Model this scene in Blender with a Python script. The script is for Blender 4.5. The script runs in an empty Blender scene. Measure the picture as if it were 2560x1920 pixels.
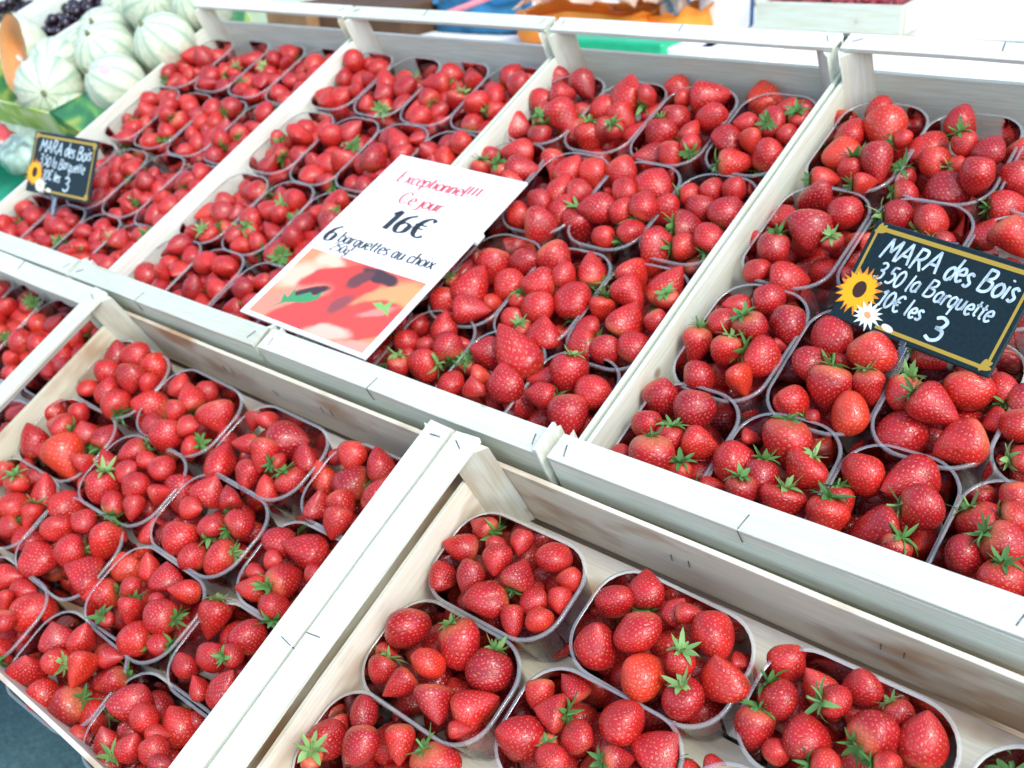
import bpy, math, random
import numpy as np
from mathutils import Matrix, Vector

# ------------------------------------------------------------------ camera, sky, sun, exposure
sc = bpy.context.scene
COL = sc.collection
TILT = math.radians(24.0)          # slope of the display
CM = 0.01
ct, st = math.cos(TILT), math.sin(TILT)
# sloped display frame (cm) -> world (m); the origin is the front edge of the upper crates
M_T = Matrix(((CM, 0, 0, 0), (0, ct*CM, -st*CM, 0), (0, st*CM, ct*CM, 0.80), (0, 0, 0, 1)))
RB = ((0.9999779, 0.0066446, 0.0), (-0.0066383, 0.9990287, -0.0435616), (-0.0002894, 0.0435606, 0.9990507))
M_B = M_T @ Matrix(((RB[0][0], RB[0][1], RB[0][2], 71.2788), (RB[1][0], RB[1][1], RB[1][2], -40.8557),
                    (RB[2][0], RB[2][1], RB[2][2], -0.4598), (0, 0, 0, 1)))
CAM_T = Vector((128.1806, -32.0777, 69.5876))
CAM_R = Matrix(((0.7630108, 0.5566951, -0.3284891), (0.2555523, -0.7265932, -0.6377737), (-0.5937235, 0.4026821, -0.6966632)))
R_T = Matrix(((1, 0, 0), (0, ct, -st), (0, st, ct)))
cam_data = bpy.data.cameras.new('camera')
cam = bpy.data.objects.new('camera', cam_data)
COL.objects.link(cam)
rx, ry, rz = (R_T @ Vector(CAM_R[i]) for i in range(3))
CL = M_T @ CAM_T
CAM_M = Matrix(((rx.x, -ry.x, -rz.x, CL.x), (rx.y, -ry.y, -rz.y, CL.y), (rx.z, -ry.z, -rz.z, CL.z), (0, 0, 0, 1)))
cam.matrix_world = CAM_M
cam_data.sensor_width = 36.0
cam_data.lens = 2580.63/2560*36.0
cam_data.clip_start = 0.02
cam_data.clip_end = 200.0
cam_data.dof.use_dof = True
cam_data.dof.focus_distance = 0.80
cam_data.dof.aperture_fstop = 8.0
sc.camera = cam

SUN_EL, SUN_AZ = math.radians(50), math.radians(112)   # veiled sun from the right
world = bpy.data.worlds.new('World')
sc.world = world
world.use_nodes = True
wn, wl = world.node_tree.nodes, world.node_tree.links
wn.clear()
sky = wn.new('ShaderNodeTexSky'); sky.sky_type = 'NISHITA'; sky.sun_disc = False
sky.sun_elevation = SUN_EL; sky.sun_rotation = SUN_AZ
sky.air_density = 1.0; sky.dust_density = 2.0; sky.ozone_density = 1.0
bg = wn.new('ShaderNodeBackground'); bg.inputs[1].default_value = 0.15
wo = wn.new('ShaderNodeOutputWorld')
wl.new(sky.outputs[0], bg.inputs[0]); wl.new(bg.outputs[0], wo.inputs[0])
sun_data = bpy.data.lights.new('sun', 'SUN'); sun_data.energy = 0.5; sun_data.angle = math.radians(12); sun_data.color = (0.86, 1.0, 0.95)
sun = bpy.data.objects.new('sun', sun_data); COL.objects.link(sun)
sdir = Vector((math.sin(SUN_AZ)*math.cos(SUN_EL), math.cos(SUN_AZ)*math.cos(SUN_EL), math.sin(SUN_EL)))
sun.rotation_euler = sdir.to_track_quat('Z', 'Y').to_euler()
sun.location = (2, 4, 6)
sc.view_settings.view_transform = 'Standard'
sc.view_settings.look = 'None'
sc.view_settings.exposure = 1.4
sc.view_settings.gamma = 1.0
sc.view_settings.use_curve_mapping = False
sc.cycles.use_denoising = True
sc.cycles.max_bounces = 8
sc.cycles.transparent_max_bounces = 16
sc.cycles.caustics_reflective = False
sc.cycles.caustics_refractive = False

random.seed(7)
rng = np.random.default_rng(11)

# ------------------------------------------------------------------ helpers
def new_mat(name):
    m = bpy.data.materials.new(name); m.use_nodes = True
    nt = m.node_tree; nt.nodes.clear()
    out = nt.nodes.new('ShaderNodeOutputMaterial')
    return m, nt, nt.nodes, nt.links, out

def simple(name, col, rough=0.6, spec=0.4, var=0.12, scale=30.0, bump=0.0, metallic=0.0, trans=0.0):
    m, nt, N, Lk, out = new_mat(name)
    p = N.new('ShaderNodeBsdfPrincipled')
    p.inputs['Roughness'].default_value = rough
    p.inputs['Specular IOR Level'].default_value = spec
    p.inputs['Metallic'].default_value = metallic
    tc = N.new('ShaderNodeTexCoord'); nz = N.new('ShaderNodeTexNoise'); nz.inputs['Scale'].default_value = scale
    nz.inputs['Detail'].default_value = 4
    Lk.new(tc.outputs['Object'], nz.inputs['Vector'])
    mr = N.new('ShaderNodeMapRange'); mr.inputs[3].default_value = 1-var; mr.inputs[4].default_value = 1+var
    mr.inputs[1].default_value = .3; mr.inputs[2].default_value = .7
    Lk.new(nz.outputs['Fac'], mr.inputs[0])
    hs = N.new('ShaderNodeHueSaturation'); hs.inputs['Color'].default_value = (*col, 1)
    Lk.new(mr.outputs[0], hs.inputs['Value'])
    Lk.new(hs.outputs[0], p.inputs['Base Color'])
    if bump:
        b = N.new('ShaderNodeBump'); b.inputs['Strength'].default_value = bump; b.inputs['Distance'].default_value = .002
        Lk.new(nz.outputs['Fac'], b.inputs['Height']); Lk.new(b.outputs[0], p.inputs['Normal'])
    if trans:
        tr = N.new('ShaderNodeBsdfTranslucent'); tr.inputs[0].default_value = (*col, 1)
        mx = N.new('ShaderNodeMixShader'); mx.inputs[0].default_value = trans
        Lk.new(p.outputs[0], mx.inputs[1]); Lk.new(tr.outputs[0], mx.inputs[2]); Lk.new(mx.outputs[0], out.inputs[0])
    else:
        Lk.new(p.outputs[0], out.inputs[0])
    return m

def link(name, mesh, parent=None, mat=None, mw=None):
    o = bpy.data.objects.new(name, mesh); COL.objects.link(o)
    if mat is not None and mesh is not None and len(mesh.materials) == 0: mesh.materials.append(mat)
    if parent is not None: o.parent = parent
    if mw is not None: o.matrix_basis = mw
    return o

def tag(o, label=None, cat=None, group=None, kind=None):
    if label: o['label'] = label
    if cat: o['category'] = cat
    if group: o['group'] = group
    if kind: o['kind'] = kind
    return o

def pymesh(name, v, f, smooth=False):
    me = bpy.data.meshes.new(name); me.from_pydata([tuple(map(float, a)) for a in v], [], f); me.update()
    if smooth: me.polygons.foreach_set('use_smooth', [True]*len(me.polygons))
    return me

def box_data(x0, x1, y0, y1, z0, z1, c=0.06):
    """chamfered box, verts and faces"""
    import itertools
    v = []; idx = {}
    X, Y, Z = (x0, x1), (y0, y1), (z0, z1)
    c = min(c, abs(x1-x0)*.3, abs(y1-y0)*.3, abs(z1-z0)*.3)
    for i, j, k in itertools.product((0, 1), repeat=3):
        s = [(-1 if i else 1)*c, (-1 if j else 1)*c, (-1 if k else 1)*c]
        b = [X[i], Y[j], Z[k]]
        for a in range(3):
            q = [b[t]+(0 if t == a else s[t]) for t in range(3)]
            idx[(i, j, k, a)] = len(v); v.append(q)
    F = []
    for a in range(3):
        o1, o2 = [t for t in range(3) if t != a]
        for sgn in (0, 1):
            cyc = [(0, 0), (1, 0), (1, 1), (0, 1)]
            fc = []
            for p_, q_ in cyc:
                key = [0, 0, 0]; key[a] = sgn; key[o1] = p_; key[o2] = q_
                fc.append(idx[(*key, a)])
            flip = (sgn == 0) ^ (a == 1)
            F.append(fc[::-1] if flip else fc)
    for a in range(3):                       # edges running along axis a
        o1, o2 = [t for t in range(3) if t != a]
        for p_ in (0, 1):
            for q_ in (0, 1):
                k0 = [0, 0, 0]; k0[o1] = p_; k0[o2] = q_; k1 = list(k0); k1[a] = 1
                F.append([idx[(*k0, o1)], idx[(*k0, o2)], idx[(*k1, o2)], idx[(*k1, o1)]])
    for i, j, k in itertools.product((0, 1), repeat=3):
        F.append([idx[(i, j, k, 0)], idx[(i, j, k, 1)], idx[(i, j, k, 2)]])
    return v, F

def fix_normals(me):
    import bmesh
    bm = bmesh.new(); bm.from_mesh(me); bmesh.ops.recalc_face_normals(bm, faces=bm.faces); bm.to_mesh(me); bm.free()

def box_mesh(name, *a, c=0.06):
    v, F = box_data(*a, c=c); me = pymesh(name, v, F); fix_normals(me); return me

def board_mesh(name, x0, x1, y0, y1, z0, z1, axis, c=0.05, warp=0.06, seed=0, seg=10, ragged=0.12):
    """sawn board, long along axis (0 x, 1 y): slightly warped along its length, rough-cut ends"""
    r = random.Random(seed)
    lo = [x0, y0, z0]; hi = [x1, y1, z1]
    o1, o2 = [t for t in range(3) if t != axis]
    ring = [(lo[o1]+c, lo[o2]), (hi[o1]-c, lo[o2]), (hi[o1], lo[o2]+c), (hi[o1], hi[o2]-c),
            (hi[o1]-c, hi[o2]), (lo[o1]+c, hi[o2]), (lo[o1], hi[o2]-c), (lo[o1], lo[o2]+c)]
    ph = [r.uniform(0, 6.3) for _ in range(6)]
    V_, F = [], []
    for s in range(seg+1):
        t = s/seg
        for n_, (a, b) in enumerate(ring):
            q = [0, 0, 0]
            q[axis] = lo[axis]+(hi[axis]-lo[axis])*t
            if s in (0, seg): q[axis] += r.uniform(-ragged, ragged)
            q[o1] = a+warp*math.sin(t*5+ph[0])+.3*warp*math.sin(t*17+ph[1]+(1 if a > (lo[o1]+hi[o1])/2 else 0)*2)
            q[o2] = b+warp*math.sin(t*4+ph[2])+.3*warp*math.sin(t*15+ph[3]+(1 if b > (lo[o2]+hi[o2])/2 else 0)*2)
            V_.append(q)
    for s in range(seg):
        for n_ in range(8):
            a, b = s*8+n_, s*8+(n_+1) % 8
            F.append([a, b, b+8, a+8])
    F.append(list(range(8))[::-1]); F.append([seg*8+i for i in range(8)])
    me = pymesh(name, V_, F); fix_normals(me)
    return me

def tube_data(pts, rad, n=6, closed=False):
    V_, F = [], []
    P = [Vector(p) for p in pts]
    for i, p in enumerate(P):
        t = (P[min(i+1, len(P)-1)]-P[max(i-1, 0)]).normalized()
        a = t.orthogonal().normalized(); b = t.cross(a)
        rr = rad[i] if isinstance(rad, (list, tuple)) else rad
        for k in range(n):
            an = 2*math.pi*k/n
            V_.append(p+a*rr*math.cos(an)+b*rr*math.sin(an))
    for i in range(len(P)-1):
        for k in range(n):
            F.append([i*n+k, i*n+(k+1) % n, (i+1)*n+(k+1) % n, (i+1)*n+k])
    F.append(list(range(n))[::-1]); F.append([(len(P)-1)*n+k for k in range(n)])
    return V_, F

def tube_mesh(name, pts, rad, n=6):
    # parallel-transport so that bends do not twist
    P = [Vector(p) for p in pts]
    V_, F = [], []
    t = (P[1]-P[0]).normalized(); a = t.orthogonal().normalized()
    for i, p in enumerate(P):
        t2 = (P[min(i+1, len(P)-1)]-P[max(i-1, 0)]).normalized()
        a = (a-t2*a.dot(t2)).normalized(); b = t2.cross(a)
        rr = rad[i] if isinstance(rad, (list, tuple)) else rad
        for k in range(n):
            an = 2*math.pi*k/n
            V_.append(p+a*rr*math.cos(an)+b*rr*math.sin(an))
    for i in range(len(P)-1):
        for k in range(n):
            F.append([i*n+k, i*n+(k+1) % n, (i+1)*n+(k+1) % n, (i+1)*n+k])
    F.append(list(range(n))[::-1]); F.append([(len(P)-1)*n+k for k in range(n)])
    me = pymesh(name, V_, F, True); fix_normals(me); return me

def joined(name, parts, smooth=False):
    V_, F = [], []
    for v, f in parts:
        b = len(V_); V_ += [tuple(q) for q in v]; F += [[b+i for i in q] for q in f]
    me = pymesh(name, V_, F, smooth); return me

# ------------------------------------------------------------------ materials
def wood_mat(name, base, dark, axis, stain=0.0):
    m, nt, N, Lk, out = new_mat(name)
    p = N.new('ShaderNodeBsdfPrincipled'); p.inputs['Roughness'].default_value = .62; p.inputs['Specular IOR Level'].default_value = .3
    tc = N.new('ShaderNodeTexCoord'); oi = N.new('ShaderNodeObjectInfo')
    ad = N.new('ShaderNodeVectorMath'); ad.operation = 'MULTIPLY_ADD'
    Lk.new(oi.outputs['Random'], ad.inputs[0]); ad.inputs[1].default_value = (57, 91, 33); Lk.new(tc.outputs['Object'], ad.inputs[2])
    mp = N.new('ShaderNodeMapping')
    s = [1.6, 1.6, 1.6]; s[axis] = .07
    mp.inputs['Scale'].default_value = s
    Lk.new(ad.outputs[0], mp.inputs[0])
    nz = N.new('ShaderNodeTexNoise'); nz.inputs['Scale'].default_value = 2.2; nz.inputs['Detail'].default_value = 6; nz.inputs['Roughness'].default_value = .65; nz.inputs['Distortion'].default_value = .4
    Lk.new(mp.outputs[0], nz.inputs['Vector'])
    cr = N.new('ShaderNodeValToRGB')
    cr.color_ramp.elements[0].position = .28; cr.color_ramp.elements[0].color = (*dark, 1)
    cr.color_ramp.elements[1].position = .62; cr.color_ramp.elements[1].color = (*base, 1)
    Lk.new(nz.outputs['Fac'], cr.inputs[0])
    # per board tint
    hs = N.new('ShaderNodeHueSaturation')
    mr = N.new('ShaderNodeMapRange'); mr.inputs[3].default_value = .86; mr.inputs[4].default_value = 1.06
    Lk.new(oi.outputs['Random'], mr.inputs[0]); Lk.new(mr.outputs[0], hs.inputs['Value'])
    mr2 = N.new('ShaderNodeMapRange'); mr2.inputs[3].default_value = 1.15; mr2.inputs[4].default_value = .75
    Lk.new(oi.outputs['Random'], mr2.inputs[0]); Lk.new(mr2.outputs[0], hs.inputs['Saturation'])
    Lk.new(cr.outputs[0], hs.inputs['Color'])
    # knots and damp stains
    mp2 = N.new('ShaderNodeMapping'); s2 = [.22, .22, .22]; s2[axis] = .09; mp2.inputs['Scale'].default_value = s2
    Lk.new(ad.outputs[0], mp2.inputs[0])
    n2 = N.new('ShaderNodeTexNoise'); n2.inputs['Scale'].default_value = 1.0; n2.inputs['Detail'].default_value = 3
    Lk.new(mp2.outputs[0], n2.inputs['Vector'])
    c2 = N.new('ShaderNodeMapRange'); c2.inputs[1].default_value = .50; c2.inputs[2].default_value = .68; c2.inputs[4].default_value = stain
    Lk.new(n2.outputs['Fac'], c2.inputs[0])
    mx = N.new('ShaderNodeMixRGB'); mx.inputs[2].default_value = (.36, .18, .07, 1)
    Lk.new(c2.outputs[0], mx.inputs[0]); Lk.new(hs.outputs[0], mx.inputs[1])
    v = N.new('ShaderNodeTexVoronoi'); v.inputs['Scale'].default_value = .11
    Lk.new(ad.outputs[0], v.inputs['Vector'])
    c3 = N.new('ShaderNodeMapRange'); c3.inputs[1].default_value = .085; c3.inputs[2].default_value = .03; c3.inputs[4].default_value = .75
    Lk.new(v.outputs['Distance'], c3.inputs[0])
    mx2 = N.new('ShaderNodeMixRGB'); mx2.inputs[2].default_value = (.22, .14, .07, 1)
    Lk.new(c3.outputs[0], mx2.inputs[0]); Lk.new(mx.outputs[0], mx2.inputs[1])
    # juice spots and grey handling marks
    last = mx2
    for sc_, lo_, hi_, colr, amt in ((.085, .70, .80, (.55, .12, .10), .45), (.16, .68, .80, (.20, .19, .16), .5)):
        n4 = N.new('ShaderNodeTexNoise'); n4.inputs['Scale'].default_value = sc_*2.2; n4.inputs['Detail'].default_value = 5; n4.inputs['Roughness'].default_value = .7
        o4 = N.new('ShaderNodeVectorMath'); o4.operation = 'ADD'; o4.inputs[1].default_value = (sc_*900, 17, 5); Lk.new(ad.outputs[0], o4.inputs[0]); Lk.new(o4.outputs[0], n4.inputs['Vector'])
        c4 = N.new('ShaderNodeMapRange'); c4.inputs[1].default_value = lo_; c4.inputs[2].default_value = hi_; c4.inputs[4].default_value = amt; Lk.new(n4.outputs['Fac'], c4.inputs[0])
        m4 = N.new('ShaderNodeMixRGB'); m4.inputs[2].default_value = (*colr, 1); Lk.new(c4.outputs[0], m4.inputs[0]); Lk.new(last.outputs[0], m4.inputs[1]); last = m4
    Lk.new(last.outputs[0], p.inputs['Base Color'])
    b = N.new('ShaderNodeBump'); b.inputs['Strength'].default_value = .35; b.inputs['Distance'].default_value = .0006
    Lk.new(nz.outputs['Fac'], b.inputs['Height']); Lk.new(b.outputs[0], p.inputs['Normal'])
    Lk.new(p.outputs[0], out.inputs[0])
    return m

WOOD_PALE = (.74, .80, .69); WOOD_DARK = (.62, .62, .46)
wood_x = wood_mat('pale poplar, grain along x', WOOD_PALE, WOOD_DARK, 0, .12)
wood_y = wood_mat('pale poplar, grain along y', WOOD_PALE, WOOD_DARK, 1, .12)
wood_z = wood_mat('pale poplar, grain along z', WOOD_PALE, WOOD_DARK, 2, .4)
wood_sx = wood_mat('stained poplar, grain along x', (.78, .72, .57), WOOD_DARK, 0, .9)
wood_sy = wood_mat('stained poplar, grain along y', (.78, .72, .57), WOOD_DARK, 1, .8)
wood_r = wood_mat('rail slat, grain along x', (.67, .72, .615), (.55, .57, .45), 0, .15)
staple_mat = simple('staple wire', (.16, .16, .17), .35, .5, .1, 300, metallic=.9)

def berry_mat(name):
    m, nt, N, Lk, out = new_mat(name)
    p = N.new('ShaderNodeBsdfPrincipled')
    uv = N.new('ShaderNodeUVMap'); uv.uv_map = 'UVMap'
    ao = N.new('ShaderNodeAttribute'); ao.attribute_type = 'OBJECT'; ao.attribute_name = 'rnd'
    ag = N.new('ShaderNodeAttribute'); ag.attribute_type = 'GEOMETRY'; ag.attribute_name = 'rndv'
    rn = N.new('ShaderNodeMath'); rn.operation = 'ADD'; Lk.new(ao.outputs['Fac'], rn.inputs[0]); Lk.new(ag.outputs['Fac'], rn.inputs[1])
    # seed lattice in uv: u = turns*N, v = rows
    nz = N.new('ShaderNodeTexNoise'); nz.inputs['Scale'].default_value = .9; nz.inputs['Detail'].default_value = 1
    cmb = N.new('ShaderNodeVectorMath'); cmb.operation = 'ADD'
    off = N.new('ShaderNodeCombineXYZ'); ml = N.new('ShaderNodeMath'); ml.operation = 'MULTIPLY'; ml.inputs[1].default_value = 37
    Lk.new(rn.outputs[0], ml.inputs[0]); Lk.new(ml.outputs[0], off.inputs[2])
    Lk.new(uv.outputs[0], cmb.inputs[0]); Lk.new(off.outputs[0], cmb.inputs[1])
    Lk.new(cmb.outputs[0], nz.inputs['Vector'])
    jit = N.new('ShaderNodeVectorMath'); jit.operation = 'MULTIPLY_ADD'; jit.inputs[1].default_value = (1.1, 1.0, 0)
    Lk.new(nz.outputs['Color'], jit.inputs[0]); Lk.new(uv.outputs[0], jit.inputs[2])
    ds = []
    for o_ in ((0, 0, 0), (.5, .5, 0)):
        a = N.new('ShaderNodeVectorMath'); a.operation = 'ADD'; a.inputs[1].default_value = o_; Lk.new(jit.outputs[0], a.inputs[0])
        fr = N.new('ShaderNodeVectorMath'); fr.operation = 'FRACTION'; Lk.new(a.outputs[0], fr.inputs[0])
        sb = N.new('ShaderNodeVectorMath'); sb.operation = 'SUBTRACT'; sb.inputs[1].default_value = (.5, .5, 0); Lk.new(fr.outputs[0], sb.inputs[0])
        sl = N.new('ShaderNodeVectorMath'); sl.operation = 'MULTIPLY'; sl.inputs[1].default_value = (1.25, .85, 0); Lk.new(sb.outputs[0], sl.inputs[0])
        le = N.new('ShaderNodeVectorMath'); le.operation = 'LENGTH'; Lk.new(sl.outputs[0], le.inputs[0]); ds.append(le)
    mn = N.new('ShaderNodeMath'); mn.operation = 'MINIMUM'; Lk.new(ds[0].outputs['Value'], mn.inputs[0]); Lk.new(ds[1].outputs['Value'], mn.inputs[1])
    seed = N.new('ShaderNodeMapRange'); seed.inputs[1].default_value = .14; seed.inputs[2].default_value = .08; Lk.new(mn.outputs[0], seed.inputs[0])
    pit = N.new('ShaderNodeMapRange'); pit.interpolation_type = 'SMOOTHSTEP'; pit.inputs[1].default_value = .10; pit.inputs[2].default_value = .30; Lk.new(mn.outputs[0], pit.inputs[0])
    # flesh colour: deep red to orange-red from berry to berry, paler at the shoulder
    cr = N.new('ShaderNodeValToRGB'); e = cr.color_ramp.elements
    e[0].position = 0; e[0].color = (.34, .008, .015, 1)
    e[1].position = 1; e[1].color = (.62, .038, .016, 1)
    k = e.new(.45); k.color = (.47, .012, .015, 1)
    k = e.new(.8); k.color = (.54, .020, .015, 1)
    Lk.new(rn.outputs[0], cr.inputs[0])
    sp = N.new('ShaderNodeSeparateXYZ'); Lk.new(uv.outputs[0], sp.inputs[0])
    sh = N.new('ShaderNodeMapRange'); sh.inputs[1].default_value = 4.2; sh.inputs[2].default_value = .4; sh.inputs[4].default_value = .95; Lk.new(sp.outputs['Y'], sh.inputs[0])
    wnz = N.new('ShaderNodeTexWhiteNoise'); wnz.noise_dimensions = '1D'; Lk.new(rn.outputs[0], wnz.inputs['W'])
    shp = N.new('ShaderNodeMath'); shp.operation = 'POWER'; shp.inputs[1].default_value = 2.0; Lk.new(wnz.outputs['Value'], shp.inputs[0])
    shm = N.new('ShaderNodeMath'); shm.operation = 'MULTIPLY'; Lk.new(sh.outputs[0], shm.inputs[0]); Lk.new(shp.outputs[0], shm.inputs[1])
    m1 = N.new('ShaderNodeMixRGB'); m1.inputs[2].default_value = (.74, .24, .10, 1); Lk.new(shm.outputs[0], m1.inputs[0]); Lk.new(cr.outputs[0], m1.inputs[1])
    n3 = N.new('ShaderNodeTexNoise'); n3.inputs['Scale'].default_value = .35; n3.inputs['Detail'].default_value = 2; Lk.new(cmb.outputs[0], n3.inputs['Vector'])
    v3 = N.new('ShaderNodeMapRange'); v3.inputs[1].default_value = .3; v3.inputs[2].default_value = .7; v3.inputs[3].default_value = .78; v3.inputs[4].default_value = 1.18; Lk.new(n3.outputs['Fac'], v3.inputs[0])
    hs = N.new('ShaderNodeHueSaturation'); Lk.new(m1.outputs[0], hs.inputs['Color']); Lk.new(v3.outputs[0], hs.inputs['Value'])
    sf = N.new('ShaderNodeMath'); sf.operation = 'MULTIPLY'; sf.inputs[1].default_value = .42; Lk.new(seed.outputs[0], sf.inputs[0])
    m2 = N.new('ShaderNodeMixRGB'); m2.inputs[2].default_value = (.66, .33, .07, 1); Lk.new(sf.outputs[0], m2.inputs[0]); Lk.new(hs.outputs[0], m2.inputs[1])
    Lk.new(m2.outputs[0], p.inputs['Base Color'])
    b = N.new('ShaderNodeBump'); b.inputs['Strength'].default_value = .40; b.inputs['Distance'].default_value = BERRY_BUMP
    hsum = N.new('ShaderNodeMath'); hsum.operation = 'MULTIPLY_ADD'; hsum.inputs[1].default_value = .45; Lk.new(seed.outputs[0], hsum.inputs[0]); Lk.new(pit.outputs[0], hsum.inputs[2])
    Lk.new(hsum.outputs[0], b.inputs['Height']); Lk.new(b.outputs[0], p.inputs['Normal'])
    p.inputs['Roughness'].default_value = .27
    p.inputs['Specular IOR Level'].default_value = .6
    p.inputs['Subsurface Weight'].default_value = .0
    Lk.new(p.outputs[0], out.inputs[0])
    return m
BERRY_BUMP = .0009
red_mat = berry_mat('strawberry flesh')

def leaf_mat():
    m, nt, N, Lk, out = new_mat('strawberry leaf green')
    p = N.new('ShaderNodeBsdfPrincipled'); p.inputs['Roughness'].default_value = .5
    oi = N.new('ShaderNodeObjectInfo'); ag = N.new('ShaderNodeAttribute'); ag.attribute_name = 'rndv'
    ad = N.new('ShaderNodeMath'); ad.operation = 'ADD'; Lk.new(oi.outputs['Random'], ad.inputs[0]); Lk.new(ag.outputs['Fac'], ad.inputs[1])
    fr = N.new('ShaderNodeMath'); fr.operation = 'FRACT'; Lk.new(ad.outputs[0], fr.inputs[0])
    cr = N.new('ShaderNodeValToRGB'); e = cr.color_ramp.elements
    e[0].color = (.08, .22, .05, 1); e[1].color = (.30, .50, .17, 1); k = e.new(.5); k.color = (.15, .36, .09, 1)
    Lk.new(fr.outputs[0], cr.inputs[0]); Lk.new(cr.outputs[0], p.inputs['Base Color'])
    tr = N.new('ShaderNodeBsdfTranslucent'); Lk.new(cr.outputs[0], tr.inputs[0])
    mx = N.new('ShaderNodeMixShader'); mx.inputs[0].default_value = .25
    Lk.new(p.outputs[0], mx.inputs[1]); Lk.new(tr.outputs[0], mx.inputs[2]); Lk.new(mx.outputs[0], out.inputs[0])
    return m
green_mat = leaf_mat()

def plastic_mat(name, tint=(.985, .99, .99), f0=.03, rough=.06, milky=0.0):
    m, nt, N, Lk, out = new_mat(name)
    tr = N.new('ShaderNodeBsdfTransparent'); tr.inputs[0].default_value = (*tint, 1)
    gl = N.new('ShaderNodeBsdfGlossy'); gl.inputs['Roughness'].default_value = rough
    fr = N.new('ShaderNodeFresnel'); fr.inputs['IOR'].default_value = 1.5
    ml = N.new('ShaderNodeMath'); ml.operation = 'MULTIPLY_ADD'; ml.inputs[1].default_value = 1.25; ml.inputs[2].default_value = f0; ml.use_clamp = True
    Lk.new(fr.outputs[0], ml.inputs[0])
    mx = N.new('ShaderNodeMixShader'); Lk.new(ml.outputs[0], mx.inputs[0]); Lk.new(tr.outputs[0], mx.inputs[1]); Lk.new(gl.outputs[0], mx.inputs[2])
    if milky:
        df = N.new('ShaderNodeBsdfDiffuse'); df.inputs[0].default_value = (.90, .94, .96, 1)
        m2 = N.new('ShaderNodeMixShader'); m2.inputs[0].default_value = milky
        Lk.new(mx.outputs[0], m2.inputs[1]); Lk.new(df.outputs[0], m2.inputs[2]); mx = m2
    Lk.new(mx.outputs[0], out.inputs[0])
    return m
clear_mat = plastic_mat('clear punnet plastic')
rim_mat = plastic_mat('clear rolled rim', (.99, .99, .99), .03, .10, .15)

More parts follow.
